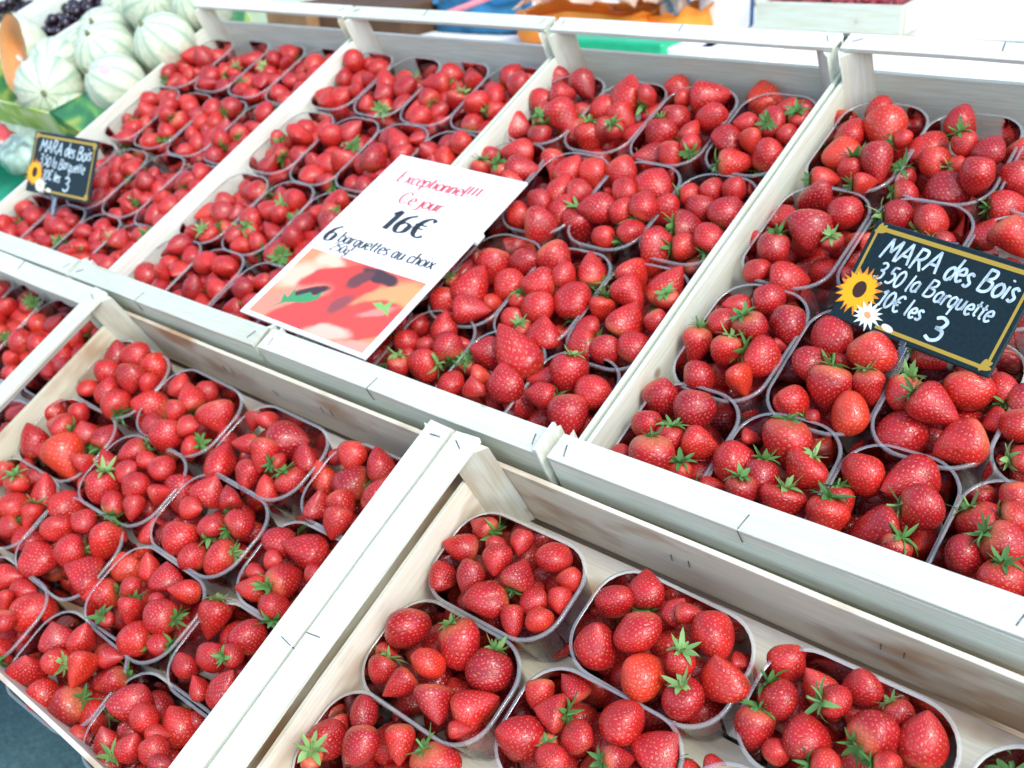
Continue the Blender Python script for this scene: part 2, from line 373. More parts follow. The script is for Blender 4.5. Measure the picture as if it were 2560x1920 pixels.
# ------------------------------------------------------------------ strawberries that can be told apart, by punnet:
# punnet place (cm) and, for each berry: x, y, z, width, direction of its tip
BERRIES = {
'F00':(8.66,31.95,[(-4.9,3,-2.36,2.34,-1,0.02,0),(-5.67,0.41,-2.28,2.8,-0.67,-0.4,0.63),(-0.14,2.91,-1.74,2.12,0.41,-0.91,-0.11),(3.18,2.78,-1.91,2.79,0.82,-0.51,-0.25),(-0.71,0.43,-1.01,2.55,0.41,-0.91,-0.11),(-5.74,-2.56,-2.54,2.44,-0.56,0.55,0.61),(-2.64,-1.82,-1.53,2.57,0.1,-0.99,-0.03),(1.8,0.16,-1.2,2.77,-0.04,0.97,0.25),(5.47,1.92,-2.31,1.91,0.76,-0.47,-0.45),(5.71,0.02,-2.29,2.09,0.48,-0.84,-0.27),(0.1,-2.9,-1.73,3.23,-0.49,-0.75,0.44),(3.69,-1,-2.16,2.42,-0.42,-0.85,0.33),(3.13,-3.38,-2.19,2.41,0.52,-0.84,-0.17),(5.45,-2.24,-1.97,2.25,0.22,-0.97,-0.13),(-2.11,1.81,-1.62,1.74,0.96,0.29,0.05)]),
'F10':(8.47,22.38,[(-4.61,1.66,-1.94,3.8,0.35,-0.91,-0.21),(0.31,2.73,-2.1,3.82,0.61,-0.38,-0.7),(-0.72,-0.27,-1.12,2.7,0.52,-0.84,-0.17),(-4.65,-2.41,-1.99,2.58,0.03,-0.99,-0.12),(-2.1,-2.81,-1.71,3.03,-0.14,-0.97,0.18),(3.71,2.02,-2.52,3.73,0.1,-0.95,-0.3),(1.66,-2.64,-1.68,3.07,0.52,-0.84,-0.17),(4.6,-1.08,-2.41,3.29,0.56,0.8,-0.19),(4.96,-3.17,-1.63,1.55,0.76,0.55,-0.35),(-5.83,-0.9,-2.67,1.71,0.9,0.41,-0.12)]),
'F20':(8.39,13.19,[(-3.97,3.38,-2.31,2.54,-0.26,0.56,0.79),(-1.38,1.09,-1.24,3.05,0.52,-0.84,-0.17),(1.15,2.75,-1.69,2.61,0.48,-0.84,-0.27),(4.37,2.92,-2.2,3.45,0.47,-0.3,-0.83),(-6.1,1.01,-3.64,2.19,0.79,-0.49,-0.36),(-5.78,0.09,-2.78,3.3,0.27,0.83,0.48),(-4.88,-1.99,-1.37,2.47,-0.19,-0.54,-0.82)]),
'F11':(23.04,22.82,[(-5.32,-1.78,-2.22,3.75,-0.59,-0.36,0.73),(-5.66,1.79,-2.38,2.39,0.48,-0.84,-0.27),(-3.62,3.68,-2.43,2.5,-0.71,0.44,0.54),(-3.63,0.98,-1.57,2.56,-0.93,-0.35,0.04),(-0.63,0.25,-1.12,2.49,-0.71,0.44,0.54),(1.25,2.94,-1.79,3.52,-0,0.75,0.67),(2.82,0.42,-1.36,2.2,0.55,0.63,-0.55),(4.75,2.52,-2.17,3.21,0.33,0.77,0.55),(-1.27,-2.05,-1.01,2.24,-0.14,0.66,0.74),(-2.69,-1.24,-2.06,1.72,-0.24,-0.09,-0.97)]),
'F01':(23.88,32.18,[(-5.34,1.69,-2.22,2.84,-0.19,0.51,0.84),(-3.5,3.69,-2.42,2.96,-0.37,0.81,0.45),(-4.51,-1.99,-1.98,3.5,0.07,0.47,0.88),(-1.5,0.04,-1.17,3.31,0.48,-0.84,-0.27),(-0.57,3.13,-2.39,2.05,0.27,0.83,0.48),(2.36,-0.75,-1.31,2.29,-0.13,-0.51,-0.85),(0.16,-2.75,-1.66,3.24,-0.55,0.15,0.82),(3.45,2.34,-1.81,3.24,0.52,-0.84,-0.17),(5.49,-0.13,-1.84,3.37,-0.38,0.44,0.82),(5.81,1.92,-3.01,1.72,0.93,0.35,-0.04),(1.01,3.12,-1.53,1.77,0.9,0.41,-0.12),(3.96,-2.88,-2.09,3.38,0.26,-0.36,-0.9)]),
'F02':(38.59,32.16,[(-5.73,3.22,-2.69,2.8,0.52,-0.84,-0.17),(-3.01,2.47,-2.04,2.5,-0.54,0.34,0.77),(-4.95,0.3,-1.94,2.72,0.76,-0.47,-0.45),(-1.18,1.49,-1.11,2.42,0.66,0.47,-0.59),(-0.48,3.72,-2.25,2.46,-0.38,0.44,0.82),(2.48,2.91,-2.24,1.87,0.76,-0.47,-0.45),(-5.58,-2.32,-2.43,2.93,0.06,-0.79,-0.6),(-1.99,-1.31,-1.75,3.05,-0.45,0.83,0.32),(1.61,0.69,-1.71,3.19,0.33,0.85,-0.4),(4.66,2.1,-1.78,3.24,-0.07,0.71,0.7),(-3.49,-3.06,-2.08,1.91,0.27,0.83,0.48),(-0.06,-2.68,-1.34,2.05,0.9,0.41,-0.12),(3.38,-0.88,-1.16,2,0.9,0.41,-0.12)]),
'F12':(37.73,22.5,[(-6.09,3.89,-3.02,1.95,0.9,0.41,-0.12),(-7.56,2.5,-3.4,2.19,0.89,-0.17,-0.41)]),
'E00':(-53,32.75,[(-3.95,2.53,-2.2,3.46,-0.07,0.61,0.79),(-0.39,3.13,-1.83,3.21,0.76,-0.47,-0.45),(-2.16,-0.08,-1.43,3.58,-0.54,0.34,0.77),(-8.34,-0.29,-3.4,2.74,-0.07,0.61,0.79),(3.08,3.06,-2.48,3.73,0.76,-0.47,-0.45),(2.52,0.06,-1.16,3.49,0.24,-0.89,-0.38),(-3.7,-2.87,-2.04,2.45,0.37,-0.81,-0.45),(0.05,-2.3,-1.73,3.15,-0.2,0.71,0.67),(3.06,-3.22,-1.67,3.64,-0.91,0.4,0.12),(5.3,0.66,-1.92,2.74,0.24,-0.89,-0.38)]),
'E01':(-38.81,32.61,[(-4.92,2.39,-2.19,2.7,-0,0.75,0.67),(-1.19,1.45,-1.74,3.34,-0.61,0.58,0.53),(-1.02,3.13,-2.89,2.49,0.48,-0.84,-0.27),(-7.69,-1.23,-3.4,4,-0.67,-0.33,0.67),(-0.56,-1.01,-0.94,2.42,0.3,-0.91,-0.3),(4.64,0.68,-1.84,3.74,0.66,-0.61,-0.44),(-3.41,-3.2,-2.13,2.81,-0.62,-0.61,0.49),(0.63,-3.58,-1.41,3.76,0.37,-0.81,-0.45),(2.56,-1.58,-1.34,2.21,0.86,0.46,-0.2),(4.04,-3.3,-2.28,2.7,-0.77,-0.63,-0.1)]),
'E02':(-24.17,32.53,[(-5.9,2.37,-2.57,2.19,0.3,-0.91,-0.3),(-2.52,2.55,-1.73,2.47,0.79,-0.49,-0.36),(0.75,2.09,-2.61,4.38,0.9,0.41,-0.12),(-8.5,0.04,-3.4,2.55,-0.14,0.66,0.74),(-2.8,-0.59,-1.36,2.44,-0.7,-0.58,0.42),(0.93,-0.91,-0.93,3.01,0.24,-0.89,-0.38),(4.89,1.06,-1.82,2.98,-0.14,0.66,0.74),(-5.6,-3.27,-2.66,3.63,0.13,0.8,0.58),(-0.13,-3.41,-2.02,3.03,0.35,-0.91,-0.21),(3.12,-3.53,-2.28,2.66,-0.14,0.66,0.74),(5.4,-1.82,-2.27,2.8,0.47,-0.3,-0.83),(3.18,-0.91,-1.13,1.88,0.25,0.66,-0.71)]),
'E03':(-9.52,32.8,[(-5.1,3.03,-2.43,2.94,0.48,-0.84,-0.27),(-0.9,3.43,-2.05,3.01,-0.45,0.68,0.58),(-3.35,0.55,-2.65,3.5,-0.9,-0.33,0.3),(2.04,0.28,-1.23,3.2,0.27,0.83,0.48),(-7.32,0.06,-3.4,3.43,-0.38,0.44,0.82),(-4.27,-2.82,-1.88,2.85,-0.14,0.66,0.74),(-1.81,-1.88,-2.32,2.98,0.76,-0.47,-0.45),(-7.6,2.56,-3.4,1.89,0.9,0.41,-0.12),(-0.11,-3.8,-1.28,2.9,0.24,-0.89,-0.38),(-5.57,-3.48,-3.63,1.99,0.86,0.46,-0.2)]),
'E10':(-53,23.31,[(-7.64,2.72,-3.4,3.64,0.27,0.83,0.48),(-1.75,3.15,-2.31,2.78,0.55,-0.73,-0.41),(-1.16,0.64,-0.92,3.46,-0.94,-0.28,0.22),(-4.72,-2.11,-2.06,3.88,-0.44,0.48,0.76),(1.74,1.62,-2.2,3.08,-0.44,0.48,0.76),(5.23,2.49,-2.23,3.04,-0.22,0.97,0.13),(2.83,-1.87,-1.94,4.81,0.71,-0.44,-0.54),(-0.68,-2.48,-1.7,2.71,-0.74,-0.29,0.61),(6.28,-1.44,-1.92,2.63,0.37,-0.81,-0.45)]),
'E11':(-38.56,23.09,[(-2.84,2.53,-1.77,3.1,-0.49,-0.83,0.26),(-6.64,0.46,-2.82,2.81,-0.76,0.47,0.45),(0.51,2.62,-1.61,2.2,0.86,0.46,-0.2),(3.16,2.51,-1.81,2.84,0.79,-0.49,-0.36),(-0.24,0.28,-1.16,2.35,0.64,0.76,0.14),(-2.45,-2.23,-1.61,3.72,-0.06,-0.69,-0.72),(2.19,-0.45,-1.47,3.15,-0,0.75,0.67),(-6.66,-2.75,-3.04,2.09,0.9,0.41,-0.12),(0.78,-3.08,-1.84,2.82,-0.35,0.91,0.21),(5.27,0.39,-2.09,2.79,0.49,0.83,-0.26),(3.82,-2.49,-1.76,2.45,0.43,-0.83,-0.36)]),
'E12':(-24.36,23.11,[(-8.02,1.42,-3.4,3.64,0.43,-0.83,-0.36),(-2.93,2.93,-1.94,3.2,0.33,0.77,0.55),(0.27,3.21,-1.9,2.99,-0.63,0.74,0.21),(-2.55,0.47,-1.31,2.37,0.9,0.41,-0.12),(-7.63,-3.07,-3.4,2.93,-0.07,0.61,0.79),(-1.6,-2.66,-1.79,3.58,0.3,-0.91,-0.3),(1.36,-0.25,-1.16,2.61,-0.37,0.81,0.45),(3.83,1.53,-1.7,3.06,0.24,0.93,-0.29),(1.3,-3.52,-2.05,2.9,-0.73,-0.44,0.52),(4.33,-2.22,-1.98,3.62,-0.73,-0.68,-0.02)]),
'E13':(-9.52,23.2,[(-5.35,1.63,-2.31,3.27,-0.62,-0.61,0.49),(-2.12,2.24,-2.18,3.8,-0.67,-0.33,0.67),(-4.61,-3.15,-2.19,2.76,-0.9,-0.41,0.12),(-1.39,-1,-1.83,3.44,0.14,0.84,-0.53),(-0.05,-3.54,-1.38,2.8,-0.48,0.84,0.27),(1.65,0.72,-1.22,1.83,0.9,0.41,-0.12),(-5.99,-1.54,-2.66,1.77,0.9,0.41,-0.12),(-3.95,-0.04,-1.52,1.75,0.9,0.41,-0.12)]),
'E20':(-53,14,[(-8.78,4.19,-3.4,2.82,-0.88,-0.47,-0.06),(-5.04,2.2,-2.19,2.74,0.43,-0.83,-0.36),(0.1,2.01,-1.24,2.65,-0.07,-0.47,-0.88),(0.21,3.93,-2.66,2.51,0.9,0.41,-0.12),(3.58,3.13,-2.13,3.51,-0.14,0.66,0.74),(2.5,0.15,-1.29,3.13,-0.47,0.3,0.83),(-3.45,4.37,-3.05,2.02,0.9,0.41,-0.12),(3.57,-2.05,-1.75,2.24,-0.29,-0.96,0.03),(5.15,0.09,-2.03,2.58,0.24,-0.89,-0.38)]),
'E21':(-39.18,13.73,[(-5.53,3.38,-2.67,3.78,-0.26,0.56,0.79),(-2.56,1.06,-1.37,3.16,-0.07,0.61,0.79),(-0.28,2.87,-1.72,2.82,0.76,-0.47,-0.45),(-7.94,-1.67,-3.4,3.26,-0.47,0.3,0.83),(-2.37,-2.7,-1.77,3.62,-0.38,0.44,0.82),(1.63,-0.34,-1.43,3.56,-0.57,-0.73,0.38),(4.19,2.55,-2.03,3.72,-0.03,-0.98,-0.2),(5.01,-1.34,-1.84,3.97,-0.67,-0.33,0.67)]),
'E22':(-24.36,13.58,[(-6.99,1.85,-3.21,3.03,-0.26,0.56,0.79),(-2.72,3.03,-1.96,2.48,-0.07,0.61,0.79),(0.43,3.06,-1.82,2.88,-0.32,0.79,0.53),(3.52,2.96,-2.04,2.83,-0.49,-0.52,0.7),(-1.83,0.39,-1.21,2.27,0.48,-0.84,-0.27),(-7.24,-1.81,-3.4,3.47,-0.64,-0.7,0.31),(-0.1,-1.36,-1.52,2.99,0.3,-0.91,-0.3),(3.85,-0.2,-1.53,3.22,-0.9,-0.41,0.12),(2.36,-3.07,-1.74,3.52,-0.85,-0.37,0.38),(-2.58,-3.17,-2.01,2.12,-0.11,0.07,-0.99),(5.13,-2.33,-2.25,2.18,-0.86,-0.46,0.2),(1.92,0.92,-1.33,1.49,0.86,0.46,-0.2)]),
'E23':(-9.92,13.6,[(-6.42,2.29,-2.87,3.79,0.24,-0.89,-0.38),(-0.76,2.67,-1.99,3.36,-0.06,0.79,0.6),(-5,-2.29,-2.2,2.4,-0.26,0.56,0.79),(-2.12,-0.5,-1.25,2.77,0.35,-0.91,-0.21),(-1.63,-3.04,-1.86,2.33,-0.26,0.56,0.79),(1.36,-2.03,-1.44,3.1,0.27,0.83,0.48),(0.29,0.67,-0.9,2.05,0.12,0.65,-0.75)]),
'E31':(-41.92,4.7,[(-1.53,3.22,-2.05,2.96,0.9,0.41,-0.12),(1,3.25,-2.88,2.78,0.9,0.41,-0.12),(1.49,1.22,-1.64,2.41,0.76,-0.47,-0.45),(4.33,2.1,-2.93,4.63,0.33,0.77,0.55),(4.01,0.44,-4.79,2.9,-0.59,-0.36,0.73),(4.63,-0.09,-0.68,2.34,0.43,-0.83,-0.36),(5.42,-2.19,-2.34,2.49,-0.31,0.92,-0.25)]),
'E32':(-26.87,4.72,[(-4.07,1.67,-1.79,2.89,-0.26,0.56,0.79),(-0.91,3.03,-1.82,3.01,0.13,0.8,0.58),(-5.05,-2.2,-2.19,3.48,0.12,0.62,0.78),(-1.26,-0.12,-1.15,2.96,-0.96,-0.29,-0.05),(2.68,0.92,-1.37,3.34,0.52,-0.84,-0.17),(3.77,3.23,-2.2,2.2,0.9,0.41,-0.12),(5.88,1.54,-2.51,3.46,-0.4,-0.91,0.15),(-0.58,-2.99,-2.38,3.24,-0.72,-0.13,0.68),(2.72,-2.75,-2.52,3.9,-0.61,-0.78,-0.1),(5.69,-1.71,-3.28,3.01,-0.64,-0.7,0.31),(6.89,-3.29,-2.27,1.82,0.9,0.41,-0.12)]),
'E33':(-12.62,4.7,[(-4.17,1.58,-1.84,3.35,0.21,0.88,0.42),(-1.42,1.24,-1.46,2.59,0.12,0.62,0.78),(0.7,2.31,-3.21,3.57,-0.38,0.44,0.82),(-3.99,-2.31,-2.19,2.62,-0.26,0.56,0.79),(-0.49,-1.16,-1.2,2.55,0.27,0.83,0.48),(2.37,-0.32,-0.98,2.64,0.76,-0.47,-0.45),(1.66,3.41,-3.87,2.06,0.86,0.46,-0.2),(-2.08,-3.65,-2.06,2.43,-0.43,-0.62,-0.66),(4.37,-0.6,-0.53,1.94,0.86,0.46,-0.2),(0.69,0.83,-1.91,2.02,0.86,0.46,-0.2)]),
'D10':(86.2,21.53,[(0.09,5.55,-2.17,3.42,0.91,0.41,-0.1),(-2.44,3.94,-1.97,2.55,-0.55,-0.65,0.52),(-2.73,1.44,-1.68,2.96,-0.7,-0.59,0.4),(0.72,1,-1.16,3.03,0.47,-0.26,-0.84),(3.17,3.19,-2.22,3.47,0.18,-0.85,-0.5),(-4.01,-1.51,-2.53,2.97,-0,-0.72,-0.7),(-0.11,-2.05,-1.23,3.15,-0,-0.72,-0.7),(2.96,-1.35,-1.95,3.4,0.89,0.04,-0.45),(-1.7,-5.02,-2.07,3.31,0.91,0.41,-0.1),(2.52,-4.38,-1.8,3.22,0.75,-0.46,-0.47),(3.51,0.84,-2.41,1.57,0.91,0.41,-0.1)]),
'D11':(95.94,21.22,[(-1.96,3.23,-1.65,3.63,-0.64,-0.71,0.28),(2.39,1.59,-1.05,4.02,0.71,-0.42,-0.56),(-2.35,-0.44,-1.82,3.31,0.29,-0.9,-0.34),(0.22,-2.5,-1.67,3.76,0.06,-0.77,-0.64),(-0.05,1.35,-2.51,2.07,0.91,0.41,-0.1),(3.39,-1.33,-1.73,2.78,0.32,-0.58,-0.75),(-1.98,-4.81,-2.05,2.97,0.75,-0.46,-0.47),(2.89,-4.56,-1.73,3.53,-0.47,0.26,0.84),(0.15,-5.56,-2.17,1.46,0.91,0.41,-0.1)]),
'D12':(105.49,21.24,[(-3.46,-0.64,-2.07,3.13,-0.07,-0.75,-0.66),(-3.1,3.73,-2.13,2.66,0.89,0.04,-0.45),(1.23,0.83,-1.43,3.8,0.31,-0.76,-0.56),(-0.17,-2.3,-0.77,3.38,0.89,-0.16,-0.42),(-2.27,-4.02,-2.95,4.11,-0.55,-0.65,0.52),(2.47,-4.16,-1.77,3.93,-0.76,-0.65,-0.09),(4,-0.83,-2.51,2.11,-0.74,-0.68,-0.05),(3.68,2.47,-2.31,2.78,-0.13,0.63,0.76)]),
'D00':(85.98,8.26,[(0.32,4.3,-1.69,3.62,0.24,-0.88,-0.42),(2.82,1.21,-1.73,3.11,0.95,0.14,-0.29),(-3.74,5.01,-2.67,3.47,0.75,-0.46,-0.47),(-2.97,1.28,-1.8,2.81,0.42,-0.81,-0.4),(-0.23,0.82,-1.79,2.76,-0,-0.72,-0.7),(-0.15,-2.13,-0.78,3.91,0.13,-0.63,-0.76),(-4,-2.09,-2.54,2.1,0.91,0.41,-0.1),(2.6,-2.26,-1.72,2.13,-0,-0.5,-0.86)]),
'D01':(95.48,8.16,[(-0.16,3.88,-1.79,4.19,0.07,-0.68,-0.73),(-3.32,0.72,-2.02,3.7,-0.66,-0.49,0.56),(-3.41,3.93,-2.31,1.75,0.91,0.41,-0.1),(-0.34,-0.02,-1.73,2.96,0.09,-0.79,-0.61),(2.63,1.67,-1.48,3.43,-0.33,-0.74,-0.58),(-4.03,-1.92,-2.57,2.11,0.87,0.46,-0.18),(-0.82,-2.5,-0.9,2.79,0.07,-0.57,-0.82),(2.39,-1.8,-1.59,3.25,-0,-0.72,-0.7)]),
'D02':(105.08,8.21,[(-2.82,3.39,-2.27,3.5,-0.58,-0.52,0.62),(0.61,4.29,-2.26,4.17,-0.57,-0.74,0.35),(2.65,1.76,-1.07,3.3,0.91,0.41,-0.1),(-3.6,0.6,-2.9,2.74,0.31,-0.76,-0.56),(-3.48,-1.91,-1.66,3.29,-0,-0.72,-0.7),(-0.05,-0.86,-1.72,3.82,-0.81,-0.58,0.07),(2.38,-2.51,-1.24,2.55,-0.23,-0.68,-0.7)]),
'D03':(114.48,8.31,[(-2.66,2.64,-2.67,3.73,0.71,-0.42,-0.56),(-2.62,-0.77,-1.49,2.94,0,0.72,0.7),(0.15,0.56,-0.78,3.32,0.89,0.04,-0.45),(0.68,-2.47,-1.04,3.26,0.19,-0.47,-0.86),(-0.06,3.38,-1.28,2.83,0.91,0.41,-0.1),(-3.38,5.25,-3.87,2.64,0.37,-0.79,-0.49),(-1.1,5.52,-2.28,2.56,0.37,-0.79,-0.49)]),
'D13':(114.88,21.62,[(-3.62,-1.26,-2.04,3.05,0.42,-0.81,-0.4),(-2.13,-4.31,-1.93,2.38,0.91,0.41,-0.1),(-3.96,1.5,-2.69,3.12,0.91,0.41,-0.1)]),
'D20':(85.85,36.07,[(-2.56,-5.46,-2.39,2.77,0.37,-0.79,-0.49),(0.86,-5.58,-2.21,3.61,0.91,0.41,-0.1),(-4.36,2.77,-2.95,3.22,-0.57,-0.74,0.35),(0.51,0.22,-1.29,3.68,0.24,-0.88,-0.42),(-1.24,5.16,-2.06,3.49,0.71,-0.42,-0.56),(2.34,3.89,-1.89,3.55,0.37,-0.79,-0.49),(-2.15,-2.64,-1.61,3.24,-0.06,-0.65,-0.75),(-5.39,-0.59,-3.4,2.24,0.91,0.41,-0.1),(3.06,-0.51,-1.68,2.11,0.01,0.03,-1)]),
'D21':(95.67,36.43,[(-5.07,0.99,-3.4,2.59,0.24,-0.88,-0.42),(-2.56,4.49,-2.09,3.32,0.87,0.46,-0.18),(0.98,3.94,-1.64,3.23,0.53,0.79,0.29),(2.89,1.99,-1.81,2.16,0.87,0.46,-0.18)]),
'D22':(105.28,36.43,[(-4.18,4.97,-2.95,3.19,0.28,0.81,0.52),(-1.1,3.59,-1.57,3.36,0.71,-0.42,-0.56)]),
'D30':(85.98,50.24,[(-1.29,6.42,-2.69,3.37,0.28,0.81,0.52),(-5.02,5.1,-3.4,2.58,-0,-0.72,-0.7),(-2.54,1.82,-2.2,3.16,0.28,0.81,0.52),(1.04,2.62,-2.13,4.58,0.42,-0.81,-0.4),(-2.32,-1.41,-2.3,3.78,-0.63,-0.63,0.46),(2.55,-3.14,-1.35,3.48,0.37,-0.79,-0.49),(-0.16,-3.61,-2.44,2.9,-0.06,-0.65,-0.75),(-2.21,-5.44,-2.31,2.75,0.87,0.46,-0.18),(2.41,-5.95,-1.88,2.67,0.87,0.46,-0.18),(3.46,0.87,-1.42,2.08,0.91,0.41,-0.1)]),
'D31':(95.48,50.17,[(-1.88,5.64,-2.34,3.35,0.28,0.81,0.52),(-3.91,1.83,-2.81,4.15,-0.66,-0.49,0.56),(-0,1.48,-1.37,2.63,0.47,-0.26,-0.84),(-2,-1.01,-2.42,3.12,0.37,-0.79,-0.49),(2.52,1.07,-1.44,2.89,0.28,0.81,0.52),(3.01,-3.48,-0.9,3.56,-0,-0.72,-0.7),(0.28,-3.82,-3.26,4.29,0.28,0.81,0.52),(-3.28,-5.24,-2.53,2.78,0.87,0.46,-0.18),(-4.45,-2.84,-3.14,2.37,0.13,-0.04,-0.99),(0.36,-1.17,-2.1,1.99,0.91,0.41,-0.1)]),
'D32':(105.28,50.54,[(-3.94,-1.8,-2.48,3.42,0.37,-0.79,-0.49),(-3.35,-5.55,-2.64,3.36,0.87,0.46,-0.18),(-4.87,2.66,-3.4,3.06,0.71,-0.42,-0.56)]),
'C01':(54.74,8.31,[(-4.88,5.08,-3.4,2.79,0.71,-0.42,-0.56),(-0.02,4.94,-1.91,3.2,0,0.72,0.7),(-2.89,1.77,-1.8,3.04,0.91,0.41,-0.1),(0.33,1.64,-1.29,1.98,0.91,0.41,-0.1),(2.91,2.26,-1.28,3.27,-0.66,0.59,0.47),(-5.29,0.08,-3.4,2.4,0.91,0.41,-0.1),(-1.19,0.04,-1.6,1.99,0.91,0.41,-0.1),(1.76,-0.81,-1.34,3.09,-0.89,-0.46,-0.08),(-0.75,-1.99,-0.98,2.62,-0.19,-0.5,-0.84),(2.85,4.18,-2.87,1.99,0.91,0.41,-0.1)]),
'C02':(64.09,8.31,[(-2.1,3.53,-2.08,3.7,-0.58,-0.52,0.62),(1.74,4.07,-1.04,5.02,-0.54,0.31,0.78),(3.08,0.27,-1.1,3.68,-0.26,0.53,0.81),(-0.49,0.48,-1.54,2.04,0.91,0.41,-0.1),(-3.65,-1.12,-2.2,3.04,-0.63,-0.63,0.46),(0.28,-1.34,-0.87,2.32,-0.26,0.53,0.81),(-4.19,2.2,-3.13,2.12,-0.11,0.11,-0.99)]),
'C03':(73.35,8.3,[(-3.6,2.91,-2.34,2.77,-0.63,-0.63,0.46),(-0.68,3.62,-1.52,3.93,-0,-0.72,-0.7),(2.74,2.8,-1.79,3.69,0.28,0.81,0.52),(-1.82,0.37,-1.34,2.85,-0.95,-0.25,0.16),(2.3,-0.8,-1.5,3.93,0.42,-0.81,-0.4),(-4.98,-0.25,-3.4,2.93,-0.63,-0.63,0.46),(-7.48,-0.74,-3.4,2.35,0.91,0.41,-0.1)]),
'C11':(54.75,20.94,[(-0.06,1.91,-1.88,3.83,0.24,-0.88,-0.42),(2.99,3.51,-2.12,3.45,0.75,-0.46,-0.47),(-5.02,0.99,-3.31,3.23,0.22,0.86,0.46),(-0.16,-1.81,-1.24,4.28,0.22,0.86,0.46),(3.32,0.22,-2.24,3.75,0.75,-0.46,-0.47),(-2.51,-4.41,-2.06,3.11,0.29,-0.9,-0.34),(2,-4.79,-1.29,3.52,0.87,0.46,-0.18),(2.8,-2.5,-2.37,2.2,0.87,0.46,-0.18),(-5.19,3.58,-3.55,2.36,0.13,-0.04,-0.99),(-3.72,-1.53,-2.26,1.93,0.13,-0.04,-0.99)]),
'C12':(64.18,21.04,[(-2.58,4.78,-2.18,3.74,0.71,-0.42,-0.56),(2.13,4.71,-2.04,3.31,-0.4,0.8,0.44),(-1.94,0.34,-1.28,3.65,-0.63,-0.63,0.46),(0.38,2.46,-1.29,2.81,0.28,0.81,0.52),(2.84,-0.2,-1.7,4.2,-0.19,0.68,0.7),(0.01,-2.51,-1.41,3.25,0.42,-0.81,-0.4),(-3.59,-1.55,-2.27,2.17,-0.06,-0.65,-0.75),(-2.6,-4.19,-2.42,3.13,0.24,-0.88,-0.42),(2.25,-4.98,-1.68,3.5,-0.13,0.63,0.76),(-0.35,-5.11,-2.18,2.11,0.13,-0.04,-0.99)]),
'C13':(73.8,21.14,[(-2.47,5.35,-2.33,3.72,0.71,-0.42,-0.56),(1.68,5.02,-2.44,3.95,0.22,0.86,0.46),(-0.91,2.03,-1.36,3.31,0.71,-0.42,-0.56),(-5.17,3.77,-3.4,2.47,0.13,-0.04,-0.99),(-3.28,0.06,-2.39,3.19,-0,-0.72,-0.7),(0.74,-0.87,-1.78,3.87,0.22,0.86,0.46),(3.64,-0.2,-1.76,2.59,0.66,-0.39,-0.64),(-3.4,-2.67,-2.18,2.68,-0.63,-0.63,0.46),(-2.36,-5.08,-2.08,2.95,-0.8,-0.58,-0.16),(0.33,-4.95,-1.73,2.9,0.47,-0.83,-0.31),(2.98,-3.69,-1.92,3.47,0.28,0.81,0.52),(3.23,2.69,-1.7,2.32,0.01,0.03,-1)]),
'C21':(54.63,35.73,[(-4.98,5.48,-3.4,3.44,0.24,-0.88,-0.42),(-0.46,3.66,-1.63,3.5,0.28,0.81,0.52),(2.81,4.01,-2.06,3.28,0.37,-0.79,-0.49),(0.37,0.55,-1.96,3.46,0.28,0.81,0.52),(-0.49,-2.65,-1.52,3.07,0.37,-0.79,-0.49),(3.33,0.42,-1.53,2.86,0.91,0.41,-0.1),(2.54,-2.38,-2.09,3.57,0.28,0.81,0.52),(-2.84,-4.23,-2.55,3.47,0.87,0.46,-0.18),(1.85,-5.73,-1.65,3.88,0.87,0.46,-0.18)]),
'C22':(64.24,35.78,[(-3.37,5.28,-2.57,3.79,0.71,-0.42,-0.56),(1.99,3.48,-1.71,3.99,0.28,0.81,0.52),(-0.66,1.47,-1.4,3.14,0.91,0.41,-0.1),(-2.55,-1.77,-1.74,3.84,-0.63,-0.63,0.46),(0.66,-1.19,-1.81,3.27,-0.13,0.63,0.76),(3.5,-0.73,-0.95,3.21,0.28,0.81,0.52),(-4.96,-3.19,-3.83,4.27,-0.08,-0.43,-0.9),(0.47,-5.32,-2.07,2.72,0.37,-0.79,-0.49),(3.11,-3.63,-2.07,3.2,0.53,0.79,0.29),(-4.97,2.86,-3.4,1.99,0.91,0.41,-0.1)]),
'C23':(73.77,35.84,[(-2.92,3.16,-1.96,2.54,0.87,0.46,-0.18),(-0.66,4.3,-2.06,2.86,0.71,-0.42,-0.56),(1.98,4.45,-1.69,2.82,0.37,-0.79,-0.49),(-0.73,1.51,-2.32,3.17,0.18,-0.85,-0.5),(3.01,1.12,-1.64,3.58,0.28,0.81,0.52),(-0.29,-1.45,-1.82,3.28,0.87,0.46,-0.18),(3.54,-3.39,-1.16,3.18,0.28,0.81,0.52),(0.93,-4.11,-2.22,3.08,0.87,0.46,-0.18),(-4.14,0.52,-2.61,3.56,0.71,-0.42,-0.56),(-2.15,-5,-2.14,3.77,0.87,0.46,-0.18)]),
'C20':(44.93,36.13,[(-3.9,4.19,-2.59,2.77,0.87,0.46,-0.18),(-0.12,5.04,-1.95,3.88,-0.63,-0.63,0.46),(2.95,2.23,-1.84,3.79,0.87,0.46,-0.18),(-2.85,0.9,-1.73,2.52,0.07,-0.57,-0.82),(0.01,1.32,-2.08,2.88,0.23,-0.1,-0.97),(3.52,-0.73,-1.47,2.8,0.91,0.41,-0.1)]),
